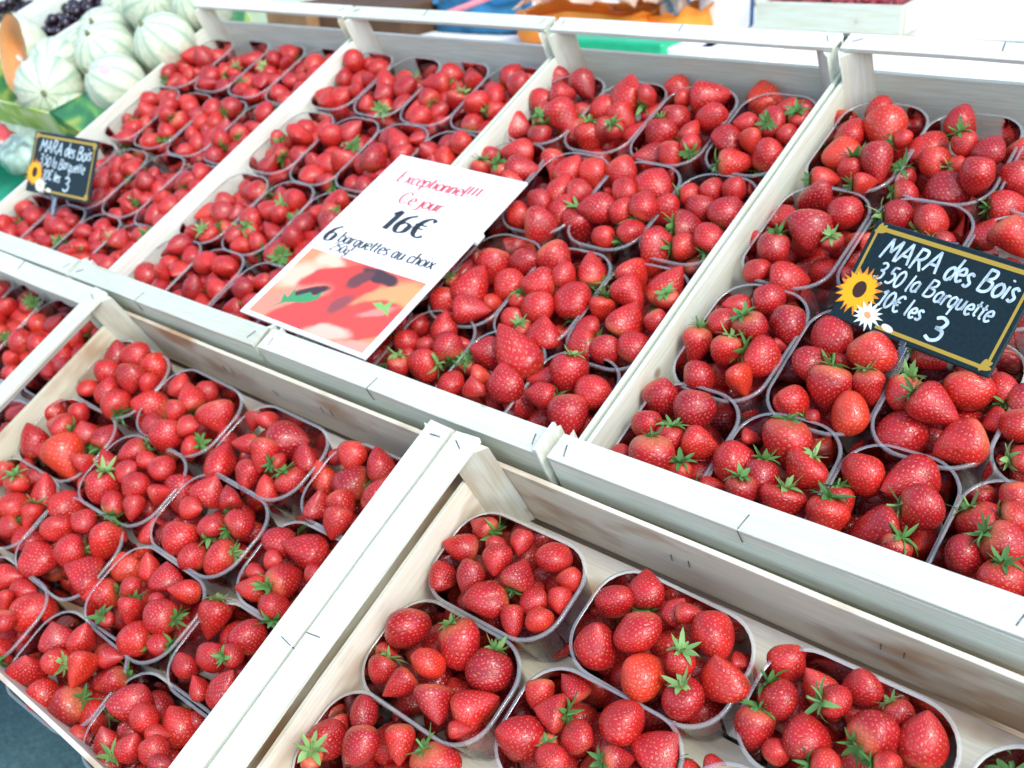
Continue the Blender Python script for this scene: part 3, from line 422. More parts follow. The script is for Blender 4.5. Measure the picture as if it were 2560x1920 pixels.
'C30':(44.85,49.95,[(-5.15,6.88,-3.4,4.19,0.28,0.81,0.52),(1.09,5.23,-2.07,3.63,0.75,-0.46,-0.47),(-0.09,2.02,-1.52,3.2,0.91,0.41,-0.1),(-3.06,1.32,-1.82,3.04,0.91,0.41,-0.1),(-5.82,1.25,-3.57,3.93,-0.26,0.53,0.81),(-0.03,-0.83,-1.8,2.98,0.91,0.41,-0.1),(-4.38,-3.33,-2.9,4.05,0.91,0.19,-0.38),(3.08,-2.2,-1.34,4.28,0.71,-0.42,-0.56),(1.25,-5.33,-2.05,2.93,0.13,-0.63,-0.76),(0.08,-3.28,-1.37,2.36,-0.11,0.11,-0.99)]),
'C31':(54.23,49.89,[(-0.54,3.84,-1.86,4.65,0,0.72,0.7),(-3.24,1.79,-2.52,3.72,-0.63,-0.63,0.46),(-6.19,1.33,-3.49,2.98,0.91,0.41,-0.1),(0.91,0.12,-2.39,3.62,0.71,-0.42,-0.56),(2.81,3.53,-1.27,2.66,0.28,0.81,0.52),(-5.27,-2.3,-3.49,4.11,-0,-0.5,-0.86),(-1.77,-3.73,-3.07,4.02,0.07,-0.57,-0.82),(2.59,-3.65,-0.89,2.41,0.01,0.03,-1),(0.44,-2.78,-1.63,2.83,0.91,0.41,-0.1)]),
'C32':(63.91,49.93,[(-5.14,7.26,-3.4,3.66,0.71,-0.42,-0.56),(-5.91,2.79,-3.4,3.24,-0.63,-0.63,0.46),(-2.18,1.42,-2.35,3.71,0.13,-0.63,-0.76),(-6.06,-1.48,-3.4,3.58,-0.63,-0.63,0.46),(-2.37,-1.75,-2.67,4.05,0.13,-0.63,-0.76),(-1.89,-5.12,-2.67,3.45,-0.63,-0.63,0.46),(1.17,-5.41,-2.18,3.21,0.37,-0.79,-0.49),(-2.57,4.7,-2.15,2.44,0.87,0.46,-0.18),(0.64,5.48,-2.15,4.26,0.91,0.41,-0.1),(2.9,1.5,-1.78,3.61,0.71,-0.42,-0.56),(1.78,-1.32,-1.75,2.88,0.04,0.97,0.24),(3.27,-4.08,-1.14,2.64,-0.52,0.83,0.2)]),
'C33':(73.9,50.11,[(-3.56,7.55,-3.4,4.02,-0.26,0.53,0.81),(-2.23,0.58,-1.47,2.63,-0.63,-0.63,0.46),(1.2,3.96,-1.89,2.97,0.28,0.81,0.52),(1.03,1.01,-1.36,3.28,-0.02,0.66,-0.75),(3.37,2.57,-1.84,2.58,0.13,-0.04,-0.99),(-3.4,-1.9,-2.08,3.33,-0.63,-0.63,0.46),(-0.11,-2.38,-1.44,2.92,0.37,-0.79,-0.49),(-0.4,-5.32,-1.93,3.58,0.87,0.46,-0.18),(2.9,-3.73,-2.05,4.05,0.28,0.81,0.52),(2.42,5.86,-2.76,2.28,0.91,0.41,-0.1),(3.42,-0.2,-1.8,2.55,0.71,-0.42,-0.56)]),
}

# ------------------------------------------------------------------ setting: ground, stand
def asphalt_mat():
    m, nt, N, Lk, out = new_mat('asphalt')
    p = N.new('ShaderNodeBsdfPrincipled'); p.inputs['Roughness'].default_value = .85
    tc = N.new('ShaderNodeTexCoord'); v = N.new('ShaderNodeTexVoronoi'); v.inputs['Scale'].default_value = 140
    nz = N.new('ShaderNodeTexNoise'); nz.inputs['Scale'].default_value = 6; nz.inputs['Detail'].default_value = 6
    Lk.new(tc.outputs['Object'], v.inputs['Vector']); Lk.new(tc.outputs['Object'], nz.inputs['Vector'])
    cr = N.new('ShaderNodeValToRGB'); cr.color_ramp.elements[0].color = (.04, .10, .11, 1); cr.color_ramp.elements[1].color = (.12, .23, .24, 1)
    mm = N.new('ShaderNodeMath'); mm.operation = 'MULTIPLY'; Lk.new(v.outputs['Color'], mm.inputs[0]); Lk.new(nz.outputs['Fac'], mm.inputs[1])
    Lk.new(mm.outputs[0], cr.inputs[0]); Lk.new(cr.outputs[0], p.inputs['Base Color'])
    b = N.new('ShaderNodeBump'); b.inputs['Strength'].default_value = .5; b.inputs['Distance'].default_value = .004; Lk.new(v.outputs['Distance'], b.inputs['Height']); Lk.new(b.outputs[0], p.inputs['Normal'])
    Lk.new(p.outputs[0], out.inputs[0]); return m
gm = pymesh('ground', [(-60, -60, 0), (60, -60, 0), (60, 60, 0), (-60, 60, 0)], [[0, 1, 2, 3]])
tag(link('ground', gm, None, asphalt_mat()), kind='structure')

stand = link('display_stand', None, None)
tag(stand, 'sloping wooden market stand hidden under the strawberry crates', 'stand')
stand.matrix_basis = M_T
deal = wood_mat('rough deal', (.42, .31, .19), (.25, .17, .10), 0, .4)
for i in range(7):
    link('plank', board_mesh('plank', -128, 140, -40.6+i*15.2, -40.6+i*15.2+14.9, -12.6, -10.6, 0, .15, .1, 40+i), stand, deal)
for x in (-110, 10, 130):
    for y in (-18, 58):
        zt = Vector(M_T @ Vector((x, y, -12.7)))
        h = zt.z
        lm = box_mesh('leg', -2.5, 2.5, -2.5, 2.5, -h/CM, -1.6, c=.3)
        lo = link('leg', lm, stand, deal)
        lo.matrix_basis = M_T.inverted() @ Matrix.Translation(zt) @ Matrix.Scale(CM, 4)

# ------------------------------------------------------------------ crates
W_C, L_C, RAIL_Z, RAIL_W, DEPTH = 39.4, 60.8, 3.84, 2.75, 8.7
MESH = {}
def shared(key, fn):
    if key not in MESH: MESH[key] = fn()
    return MESH[key]

def staple_over(x, y0, sgn):
    """bent wire over the outer edge of a rail, along y; sgn: outward direction"""
    return tube_mesh('staple', [(x+.25, y0-sgn*1.5, RAIL_Z-.02), (x+.2, y0-sgn*1.45, RAIL_Z+.05), (x, y0-sgn*.1, RAIL_Z+.05), (x-.02, y0+sgn*.05, RAIL_Z-.05),
                                (x+.1, y0+sgn*.06, RAIL_Z-1.5), (x+.15, y0, RAIL_Z-1.6)], .045, 5)
def staple_flat(x, y, ang):
    c, s = math.cos(ang)*.55, math.sin(ang)*.55
    return tube_mesh('staple', [(x-c, y-s, RAIL_Z-.1), (x-c, y-s, RAIL_Z+.05), (x+c, y+s, RAIL_Z+.05), (x+c, y+s, RAIL_Z-.1)], .05, 5)
def staple_wall(sx, x, y, z):
    return tube_mesh('staple', [(x, y, z), (x+sx*.05, y, z), (x+sx*.06, y+.15, z-1.0), (x, y+.15, z-1.0)], .045, 5)

def make_crate(mw, label, seed, stained=False, slat=(4.7, 1.6), group='pale wooden crates of strawberries'):
    """mw places the crate: origin at its centre, short ends (with the raised rails) at y = +-L/2"""
    r = random.Random(seed)
    c = link('wooden_crate', None, None); c.matrix_basis = mw
    tag(c, label, 'crate', group)
    hw, hl = W_C/2, L_C/2
    wy, wx = (wood_sy, wood_sx) if stained else (wood_y, wood_x)
    for s in (-1, 1):
        k = seed*10+(0 if s < 0 else 1)
        xa, xb = sorted((s*hw, s*(hw-.45)))
        b = link('side_board', board_mesh('side_board', xa, xb, -hl+.5, hl-.5, -DEPTH, 0, 1, .04, .05, k, 14), c, wy)
        for y in (-9, 8.5):
            link('staple', staple_wall(-s, s*(hw-.46), y, -3.2), b, staple_mat)
            link('staple', staple_wall(-s, s*(hw-.46), y+1.7, -3.4), b, staple_mat)
        ya, yb = sorted((s*hl, s*(hl-.5)))
        link('end_board', board_mesh('end_board', -hw+.1, hw-.1, ya-s*.65, yb-s*.65, -DEPTH, -.15, 0, .04, .05, k+3, 10), c, wx)
        # raised rail over the end: a flat slat and an upright slat
        ya, yb = sorted((s*hl, s*(hl-RAIL_W)))
        rail = link('top_rail', board_mesh('top_rail', -hw+.25, hw-.25, ya, yb, RAIL_Z-.5, RAIL_Z, 0, .05, .05, k+5, 12), c, wood_r)
        ya, yb = sorted((s*(hl-.05), s*(hl-.55)))
        link('handle_slat', board_mesh('handle_slat', -hw+.3, hw-.3, ya, yb, RAIL_Z-(slat[0] if s < 0 else slat[1]), RAIL_Z-.52, 0, .05, .04, k+7, 10), c, wood_x)
        link('staple', staple_over(-2.5+r.uniform(-2, 2), s*hl, s), rail, staple_mat)
        link('staple', staple_flat(-hw+1.5, s*(hl-1.2), r.uniform(.6, 2.2)), rail, staple_mat)
        link('staple', staple_flat(hw-1.5, s*(hl-1.2), r.uniform(.6, 2.2)), rail, staple_mat)
    for sx in (-1, 1):
        for sy in (-1, 1):
            x0, y0 = sx*(hw-.47), sy*(hl-1.18)
            t = 2.5
            pts = [(x0, y0), (x0-sx*t, y0), (x0-sx*(t-.5), y0-sy*.5), (x0-sx*.5, y0-sy*(t-.5)), (x0, y0-sy*t)]
            zt = RAIL_Z-.53+r.uniform(-.02, 0)
            v = [(a, b, -DEPTH) for a, b in pts]+[(a+r.uniform(-.05, .05), b, zt) for a, b in pts]
            F = [[0, 1, 2, 3, 4], [9, 8, 7, 6, 5]]+[[i, (i+1) % 5, 5+(i+1) % 5, 5+i] for i in range(5)]
            pm = pymesh('corner_post', v, F); fix_normals(pm)
            link('corner_post', pm, c, wood_z)
    for i in range(4):
        x0 = -hw+.6+i*(W_C-1.2)/4
        link('floor_slat', board_mesh('floor_slat', x0+.1, x0+(W_C-1.2)/4-.25, -hl+.6, hl-.6, -DEPTH-.45, -DEPTH-.03, 1, .04, .03, seed*10+20+i, 8), c, wy)
    return c

def crate_T(k): return M_T @ Matrix.Translation((-39.829+39.829*k+19.915, 30.62, 0))
ROT90 = Matrix.Rotation(math.radians(90), 4, 'Z')
crate_defs = {
 'A': (crate_T(0), 'upper-row wooden crate of strawberries holding the small chalkboard, next to the melons', 3),
 'B': (crate_T(1), 'upper-row wooden crate between the small chalkboard crate and the white price card crate', 4),
 'C': (crate_T(2), 'upper-row wooden crate with the white price card laid across its corner', 5),
 'D': (crate_T(3), 'upper-row wooden crate carrying the large chalkboard, at the right edge of the picture', 6),
 'E': (M_B @ Matrix.Translation((-30.6, 20.35, .5)) @ ROT90, 'lower-row wooden crate standing under the white price card crate, rails at its sides', 7),
 'F': (M_B @ Matrix.Translation((30.6, 20.35, .5)) @ ROT90, 'nearest wooden crate, in the lower row below the large chalkboard', 8),
 'G': (M_B @ Matrix.Translation((-81.0, 10.0, -1.2)), 'lower-row wooden crate cut off at the left edge of the picture', 9),
}
# 60 cm x 40 cm crates: the lower pair measure 60 x 40 exactly
for k, (mw, lab, sd) in crate_defs.items():
    cr = make_crate(mw, lab, sd, stained=(k in 'EF'), slat=((2.3, 2.3) if k in 'EF' else (4.7, 1.6)))
    if k == 'C':
        # end of a side lath that has sprung up beside the front rail
        link('sprung_lath', board_mesh('sprung_lath', 19.25, 19.6, -30.6, -27.4, -1.2, 4.5, 2, .05, .08, 91, 6), cr, wood_z)

# ------------------------------------------------------------------ punnets
Z_RIM, P_H = -1.9, 6.6
def rrect(hx, hy, rad, n=6):
    pts = []
    rad = min(rad, hx-.01, hy-.01)
    for cx, cy, a0 in ((hx-rad, hy-rad, 0), (-hx+rad, hy-rad, 90), (-hx+rad, -hy+rad, 180), (hx-rad, -hy+rad, 270)):
        for i in range(n+1):
            a = math.radians(a0+90*i/n); pts.append((cx+rad*math.cos(a), cy+rad*math.sin(a)))
    return pts
def punnet_meshes(seed):
    r = random.Random(seed)
    # long along y
    V_, F = [], []
    levels = [(-P_H, 3.35, 5.5, 2.2), (-P_H, 3.6, 5.75, 2.4), (-P_H+.25, 3.75, 5.9, 2.5), (-P_H+1.6, 3.9, 6.08, 2.7), (-P_H+3.2, 4.08, 6.28, 2.85), (-1.0, 4.36, 6.6, 3.05), (-.25, 4.44, 6.7, 3.1), (0, 4.48, 6.74, 3.15)]
    n = None
    for li, (z, hx, hy, rd) in enumerate(levels):
        pts = rrect(hx, hy, rd, 7); n = len(pts)
        for i, (x, y) in enumerate(pts):
            rib = .05*math.sin(i*math.pi) if 1 < li < 6 else 0
            k = 1+(.010 if (i % 2 and 1 < li < 6) else 0)
            V_.append((x*k, y*k, z))
    for li in range(len(levels)-1):
        for i in range(n):
            F.append([li*n+i, li*n+(i+1) % n, (li+1)*n+(i+1) % n, (li+1)*n+i])
    F.append(list(range(n))[::-1])
    tub = pymesh('punnet_tub', V_, F, True)
    # rolled flange
    V2, F2 = [], []
    prof = [(4.485, 6.745, 3.15, .0), (4.53, 6.79, 3.18, .05), (4.68, 6.94, 3.35, .06), (4.77, 7.03, 3.43, .01), (4.80, 7.06, 3.45, -.18)]
    for hx, hy, rd, z in prof:
        for x, y in rrect(hx, hy, rd, 9): V2.append((x, y, z))
    m = len(V2)//len(prof)
    for a in range(len(prof)-1):
        b = a+1
        for i in range(m):
            F2.append([a*m+i, a*m+(i+1) % m, b*m+(i+1) % m, b*m+i])
    rim = pymesh('punnet_rim', V2, F2, True); fix_normals(rim)
    return tub, rim
TUB, RIM = punnet_meshes(1)

# ------------------------------------------------------------------ strawberry shapes
def berry_shape(seed, nu, nv):
    """unit berry: width 1, axis z, cap end at +z, tip at -z. returns verts, quads, uv per vertex column"""
    r = random.Random(seed)
    kind = seed % 6
    tp = (.32, .40, .30, .36, .28, .44)[kind]+r.uniform(-.03, .03)
    q = (1.75, 2.3, 1.5, 2.0, 1.6, 2.6)[kind]+r.uniform(-.15, .15)
    e = (.80, .62, .85, .72, .9, .56)[kind]
    ln = (1.18, 1.0, 1.28, 1.12, 1.05, .92)[kind]*r.uniform(.95, 1.06)
    wide = (1.0, 1.0, .96, 1.14, 1.24, 1.05)[kind]*r.uniform(.96, 1.06); thin = (1.0, .97, .95, .95, .86, 1.0)[kind]
    a2, p2 = r.uniform(0, .09), r.uniform(0, 6.28)
    a3, p3 = r.uniform(.01, .05), r.uniform(0, 6.28)
    bend = r.uniform(-.22, .22); bph = r.uniform(0, 6.28)
    furrow = r.uniform(.04, .20) if kind in (3, 4) else (r.uniform(0, .08) if r.random() < .3 else 0); fph = r.uniform(0, 6.28)
    lump = [(r.uniform(0, 6.28), r.uniform(.15, .7), r.uniform(-.13, .14)) for _ in range(6)]
    V_ = []
    def rad(t):
        if t < tp: return .5*(1-((tp-t)/tp)**2.3)**.55*.98+.0
        s = (t-tp)/(1-tp)
        return .5*max(0, 1-s**q)**e
    for j in range(nv+1):
        # denser rings near both ends
        t = .5-.5*math.cos(math.pi*j/nv); t = .65*t+.35*j/nv
        rr = rad(t) if 0 < j < nv else 0
        z = (.5-t)*ln
        if t < .10: z -= (.10-t)*.55                       # hollow under the cap
        for i in range(nu):
            an = 2*math.pi*i/nu
            m = 1+a2*math.cos(2*an+p2)+a3*math.cos(3*an+p3)*t
            m -= furrow*math.exp(-(math.atan2(math.sin(an-fph), math.cos(an-fph))/.35)**2)*(1-t*.4)
            for la, lt, lh in lump:
                da = math.atan2(math.sin(an-la), math.cos(an-la)); m += lh*math.exp(-(da/.7)**2-((t-lt)/.2)**2)
            V_.append((rr*m*math.cos(an)*wide+bend*t*t*math.cos(bph), rr*m*math.sin(an)*thin+bend*t*t*math.sin(bph), z))
    F, UV = [], []
    NU, NVv = 15.0, 12.0
    for j in range(nv):
        for i in range(nu):
            i2 = (i+1) % nu
            F.append((j*nu+i, (j+1)*nu+i, (j+1)*nu+i2, j*nu+i2))
            u0, u1 = NU*i/nu, NU*(i+1)/nu; v0, v1 = NVv*j/nv, NVv*(j+1)/nv
            UV += [(u0, v0), (u0, v1), (u1, v1), (u1, v0)]
    top = ln*.5-.055
    return np.array(V_), np.array(F), np.array(UV), top

def cap_shape(seed):
    """leafy cap, unit berry width; sits at origin, leaves spread in xy, stalk along +z"""
    r = random.Random(900+seed)
    V_, F = [], []
    n = r.choice((9, 10, 11, 12, 13))
    for k in range(n):
        an = 2*math.pi*(k+r.uniform(-.25, .25))/n
        ln = r.uniform(.28, .50); wd = r.uniform(.05, .085)
        lift = r.uniform(.0, .42) if k % 2 else r.uniform(-.30, .08)
        tw = r.uniform(-.8, .8)
        ca, sa = math.cos(an), math.sin(an)
        base = len(V_)
        for s, (t, w) in enumerate(((0.0, .5), (.25, .9), (.5, 1.0), (.78, .6), (1.0, .04))):
            d = .04+ln*t; z = .02+lift*t*t*1.2*(1 if lift > 0 else .9)+.05*math.sin(t*3.1)
            ww = wd*w
            for sd in (-1, 0, 1):
                zz = z+(0 if sd else -.02)+sd*tw*ww*.6
                jag = (1.18 if (s % 2 and sd) else 1.0)
                V_.append((ca*d-sa*sd*ww*jag, sa*d+ca*sd*ww*jag, zz))
        for s in range(4):
            for c_ in range(2):
                a = base+s*3+c_
                F.append((a, a+1, a+4, a+3))
    # stalk stub
    b = len(V_); hh = r.uniform(.08, .42); lx, ly = r.uniform(-.12, .12), r.uniform(-.12, .12)
    for s in range(3):
        for k in range(5):
            an = 2*math.pi*k/5; t = s/2
            V_.append((.035*math.cos(an)+lx*t*t, .035*math.sin(an)+ly*t*t, hh*t))
    for s in range(2):
        for k in range(5):
            F.append((b+s*5+k, b+s*5+(k+1) % 5, b+s*5+5+(k+1) % 5, b+s*5+5+k))
    return np.array(V_), np.array(F)

def np_mesh(name, V_, F, UV=None, rnd=None, mats=(), mat_idx=None):
    me = bpy.data.meshes.new(name)
    me.vertices.add(len(V_)); me.vertices.foreach_set('co', np.asarray(V_, np.float32).ravel())
    nf = len(F); me.loops.add(nf*4); me.polygons.add(nf)
    me.loops.foreach_set('vertex_index', np.asarray(F, np.int32).ravel())
    me.polygons.foreach_set('loop_start', np.arange(0, nf*4, 4, dtype=np.int32))
    me.polygons.foreach_set('use_smooth', np.ones(nf, bool))
    if UV is not None:
        l = me.uv_layers.new(name='UVMap'); l.data.foreach_set('uv', np.asarray(UV, np.float32).ravel())
    for m in mats: me.materials.append(m)
    if mat_idx is not None: me.polygons.foreach_set('material_index', np.asarray(mat_idx, np.int32))
    if rnd is not None:
        a = me.attributes.new('rndv', 'FLOAT', 'POINT'); a.data.foreach_set('value', np.asarray(rnd, np.float32))
    me.update(calc_edges=True); me.validate()
    return me

NVAR = 28
HI = []; LO = []
for s in range(NVAR):
    v, f, uv, top = berry_shape(s, 36, 24); HI.append((np_mesh('strawberry', v, f, uv, None, (red_mat,)), top))
    LO.append(berry_shape(s, 16, 11))
CAPS = [cap_shape(s) for s in range(8)]
CAPM = [np_mesh('cap', v, f, None, None, (green_mat,)) for v, f in CAPS]

# ------------------------------------------------------------------ fill the punnets
def cell(c, r, q):
    """centre of a punnet place in its frame (cm)"""
    if c in 'EF':
        x0 = -60 if c == 'E' else 0.2
        return x0+.7+14.65*(q+.5)-(1.5 if c == 'E' else -.8), 40-.8-9.6*(r+.5)-2.0
    if c == 'G':
        return -100.6+9.6*(q+.5)+.3, -20+1.0+14.8*(r+.5)
    k = 'ABCD'.index(c)
    return -39.829+39.829*k+.7+9.607*(q+.5)-.1, 1.0+14.81*(r+.5)-(.4, 1.6, 1.9, 2.3)[r]

punnets = []      # crate, row, col, x, y, turned, annotated list or None
for key, (px, py, bl) in BERRIES.items():
    punnets.append((key[0], int(key[1]), int(key[2]), px, py, key[0] in 'EF', bl))
have = {(p[0], p[1], p[2]) for p in punnets}
for c in 'ABCDG':
    for r_ in range(4):
        for q in range(4):
            if (c, r_, q) in have or (c == 'D' and q == 3 and r_ >= 2): continue
            if c == 'G' and r_ < 2: continue
            x, y = cell(c, r_, q)
            punnets.append((c, r_, q, x+random.uniform(-.25, .25), y+random.uniform(-.3, .3), False, None))
for rc in ((1, 3), (0, 3)):
    if ('F',)+rc not in have:
        x, y = cell('F', *rc); punnets.append(('F', rc[0], rc[1], x+.3, y-.2, True, None))
if ('E', 3, 0) not in have:
    punnets.append(('E', 3, 0, -55.6, 5.0, True, None))

# sphere packing in every tub at once (tub frame: long along y, rim at z 0)
NP_, NB = len(punnets), 36
rad = rng.uniform(1.25, 1.72, (NP_, NB)) * np.where(rng.random((NP_, NB)) < .15, .85, 1)
pos = np.stack([rng.uniform(-2.4, 2.4, (NP_, NB)), rng.uniform(-4.4, 4.4, (NP_, NB)), rng.uniform(-4, 10, (NP_, NB))], -1)
eye = np.eye(NB, dtype=bool)[None]
for it in range(240):
    pos[..., 2] -= .07
    for sub in range(2):
        d = pos[:, :, None]-pos[:, None]
        dist = np.sqrt((d**2).sum(-1))+1e-6
        ov = np.clip((rad[:, :, None]+rad[:, None])*.93-dist, 0, None); ov[np.broadcast_to(eye, ov.shape)] = 0
        pos += (d/dist[..., None]*ov[..., None]*.38).sum(2)
        z = np.clip(pos[..., 2], -P_H, 1.2)
        k = (z+P_H)/P_H
        hx = 3.7+.62*k-rad*.88; hy = 5.9+.66*k-rad*.88
        pos[..., 0] = np.clip(pos[..., 0], -hx, hx); pos[..., 1] = np.clip(pos[..., 1], -hy, hy)
        # rounded corners
        cx, cy = np.clip(np.abs(pos[..., 0])-(hx-1.6), 0, None), np.clip(np.abs(pos[..., 1])-(hy-1.6), 0, None)
        rr = np.sqrt(cx**2+cy**2); ex = np.clip(rr-1.6, 0, None)/(rr+1e-6)
        pos[..., 0] -= np.sign(pos[..., 0])*cx*ex; pos[..., 1] -= np.sign(pos[..., 1])*cy*ex
        pos[..., 2] = np.maximum(pos[..., 2], -P_H+rad*.9)

def rot_tip(tip, spin):
    """rotation that points the berry's tip (-z) along tip"""
    t = Vector(tip).normalized()
    return (-t).to_track_quat('Z', 'Y').to_matrix().to_4x4() @ Matrix.Rotation(spin, 4, 'Z')

CAM_W = CAM_M.inverted()
FPX = 2580.63/2560*1024
def project(w):
    c = CAM_W @ w
    return 512+FPX*c.x/-c.z, 384-FPX*c.y/-c.z, -c.z

ROWNAME = {'E': ['back row', 'second row', 'third row', 'front row'], 'T': ['front row', 'second row', 'third row', 'back row']}
COLNAME = ['first', 'second', 'third', 'fourth']
CRATENAME = {'A': 'small chalkboard crate', 'B': 'upper crate left of price card', 'C': 'price card crate', 'D': 'large chalkboard crate',
             'E': 'lower left crate', 'F': 'nearest crate', 'G': 'left edge crate'}
all_berries = []     # dict per berry
for pi, (c, r_, q, px, py, turned, bl) in enumerate(punnets):
    fr = M_B if c in 'EFG' else M_T
    tiltx = random.uniform(-.02, .02); tilty = random.uniform(-.02, .02)
    zr = Z_RIM-(1.2 if c == 'G' else 0)
    mw = fr @ Matrix.Translation((px, py, zr)) @ Matrix.Rotation(tiltx, 4, 'X') @ Matrix.Rotation(tilty, 4, 'Y') @ Matrix.Rotation(random.uniform(-.03, .03)+(math.pi/2 if turned else 0), 4, 'Z')
    rn = ROWNAME['E' if c in 'EF' else 'T'][r_]
    u, v, dp = project(mw @ Vector((0, 0, 0)))
    if not (-120 < u < 1144 and -140 < v < 900): continue
    po = link('punnet', TUB, None, clear_mat, mw)
    tag(po, 'clear plastic punnet, %s, %s from left, %s' % (rn, COLNAME[q], CRATENAME[c]), 'punnet', 'clear strawberry punnets')
    link('rim', RIM, po, rim_mat)
    pid = (c, r_, q)
    if bl is not None:
        for (x, y, z, d, tx, ty, tz) in bl:
            all_berries.append(dict(m=fr @ Matrix.Translation((px+x, py+y, z)) @ rot_tip((tx, ty, tz), random.uniform(0, 6.28)) @ Matrix.Scale(d*1.0, 4), d=d*1.0, pid=pid, top=True, tip=(tx, ty, tz), fr=fr))
    for b in range(NB):
        p_, d = pos[pi, b], rad[pi, b]*2.0
        if bl is not None and p_[2] > -2.9: continue
        tip = Vector((random.gauss(0, 1), random.gauss(0, 1), random.gauss(0, 1))).normalized()
        if tip.z < .1 and random.random() < .72: tip.z = abs(tip.z)+.2
        lm = mw @ Matrix.Translation(tuple(p_)) @ rot_tip(tip, random.uniform(0, 6.28)) @ Matrix.Scale(d*1.03, 4)
        all_berries.append(dict(m=lm, d=d, pid=pid, top=False, tip=tuple(tip), fr=fr, z=p_[2]))
CW = CAM_M.translation
for i, b in enumerate(all_berries):
    w = b['m'].translation
    b['u'], b['v'], b['dp'] = project(w)
    b['px'] = FPX*b['d']*CM/b['dp']
    b['var'] = (i*7+random.randrange(NVAR)) % NVAR
    b['rnd'] = min(1, max(0, random.gauss(.43, .22)))
    capdir = (b['m'].to_3x3() @ Vector((0, 0, 1))).normalized()
    b['cap'] = capdir.dot((CW-w).normalized())
    b['inview'] = -30 < b['u'] < 1054 and -30 < b['v'] < 798
# the 300 largest that lie on top are things of their own
cand = [b for b in all_berries if b['inview'] and (b['top'] or b.get('z', -9) > -1.0)]
cand = [b for b in cand if -8 < b['u'] < 1032 and -8 < b['v'] < 776]
cand.sort(key=lambda b: -b['px'])
own = cand[:300]
for b in own: b['own'] = True
ORD = ['first', 'second', 'third', 'fourth', 'fifth', 'sixth', 'seventh', 'eighth', 'ninth', 'tenth', 'eleventh', 'twelfth', 'thirteenth', 'fourteenth', 'fifteenth', 'sixteenth', 'seventeenth', 'eighteenth']
bypun = {}
for b in own: bypun.setdefault(b['pid'], []).append(b)
SHORT = {'A': 'small chalkboard crate', 'B': 'crate beside price card', 'C': 'price card crate', 'D': 'large chalkboard crate', 'E': 'lower left crate', 'F': 'nearest crate', 'G': 'left edge crate'}
for pid, bs in bypun.items():
    bs.sort(key=lambda b: b['v'])
    rn = ROWNAME['E' if pid[0] in 'EF' else 'T'][pid[1]].replace(' row', '-row')
    for k, b in enumerate(bs):
        me, top = HI[b['var']]
        o = link('strawberry', me, None, None, b['m'] @ Matrix.Diagonal((1, 1, random.uniform(.95, 1.06), 1)))
        o['rnd'] = b['rnd']
        size = 'large' if b['d'] > 3.5 else ('small' if b['d'] < 2.5 else 'medium')
        capw = 'green-capped' if b['cap'] > .05 else 'red'
        tag(o, '%s %s strawberry, %s from top in %s %s punnet, %s' % (size, capw, ORD[k], rn, COLNAME[pid[2]], SHORT[pid[0]]), 'strawberry', 'strawberries heaped in the punnets')
        if b['cap'] > (-.04 if b['top'] else .05):
            cp = link('leafy_cap', CAPM[random.randrange(8)], o, None)
            s_ = random.uniform(.88, 1.2)*min(1.2, 3.0/b['d'])
            cp.matrix_basis = Matrix.Translation((0, 0, top-.02)) @ Matrix.Rotation(random.uniform(0, 6.28), 4, 'Z') @ Matrix.Scale(s_, 4)
# every other strawberry: one mass
rest = [b for b in all_berries if not b.get('own') and b['inview']]
VV, FF, UU, RR, MI = [], [], [], [], []
base = 0
for b in rest:
    v, f, uv, top = LO[b['var']]
    M = np.array(b['m']); w = v @ M[:3, :3].T+M[:3, 3]
    VV.append(w); FF.append(f+base); UU.append(uv); RR.append(np.full(len(v), b['rnd'])); MI.append(np.zeros(len(f))); base += len(v)
    if b['cap'] > (-.04 if b['top'] else .1) and (b['top'] or b.get('z', -9) > -2.2):
        cv, cf = CAPS[random.randrange(8)]
        s_ = random.uniform(.88, 1.2)*min(1.2, 3.0/b['d'])
        w = (cv*s_+[0, 0, top-.02]) @ M[:3, :3].T+M[:3, 3]
        VV.append(w); FF.append(cf+base); UU.append(np.zeros((len(cf)*4, 2))); RR.append(np.full(len(cv), random.random())); MI.append(np.ones(len(cf))); base += len(cv)
sm = np_mesh('strawberry_mass', np.concatenate(VV), np.concatenate(FF), np.concatenate(UU), np.concatenate(RR), (red_mat, green_mat), np.concatenate(MI))
tag(link('strawberry_mass', sm), 'the many smaller and deeper strawberries filling the punnets', 'strawberries', None, 'stuff')

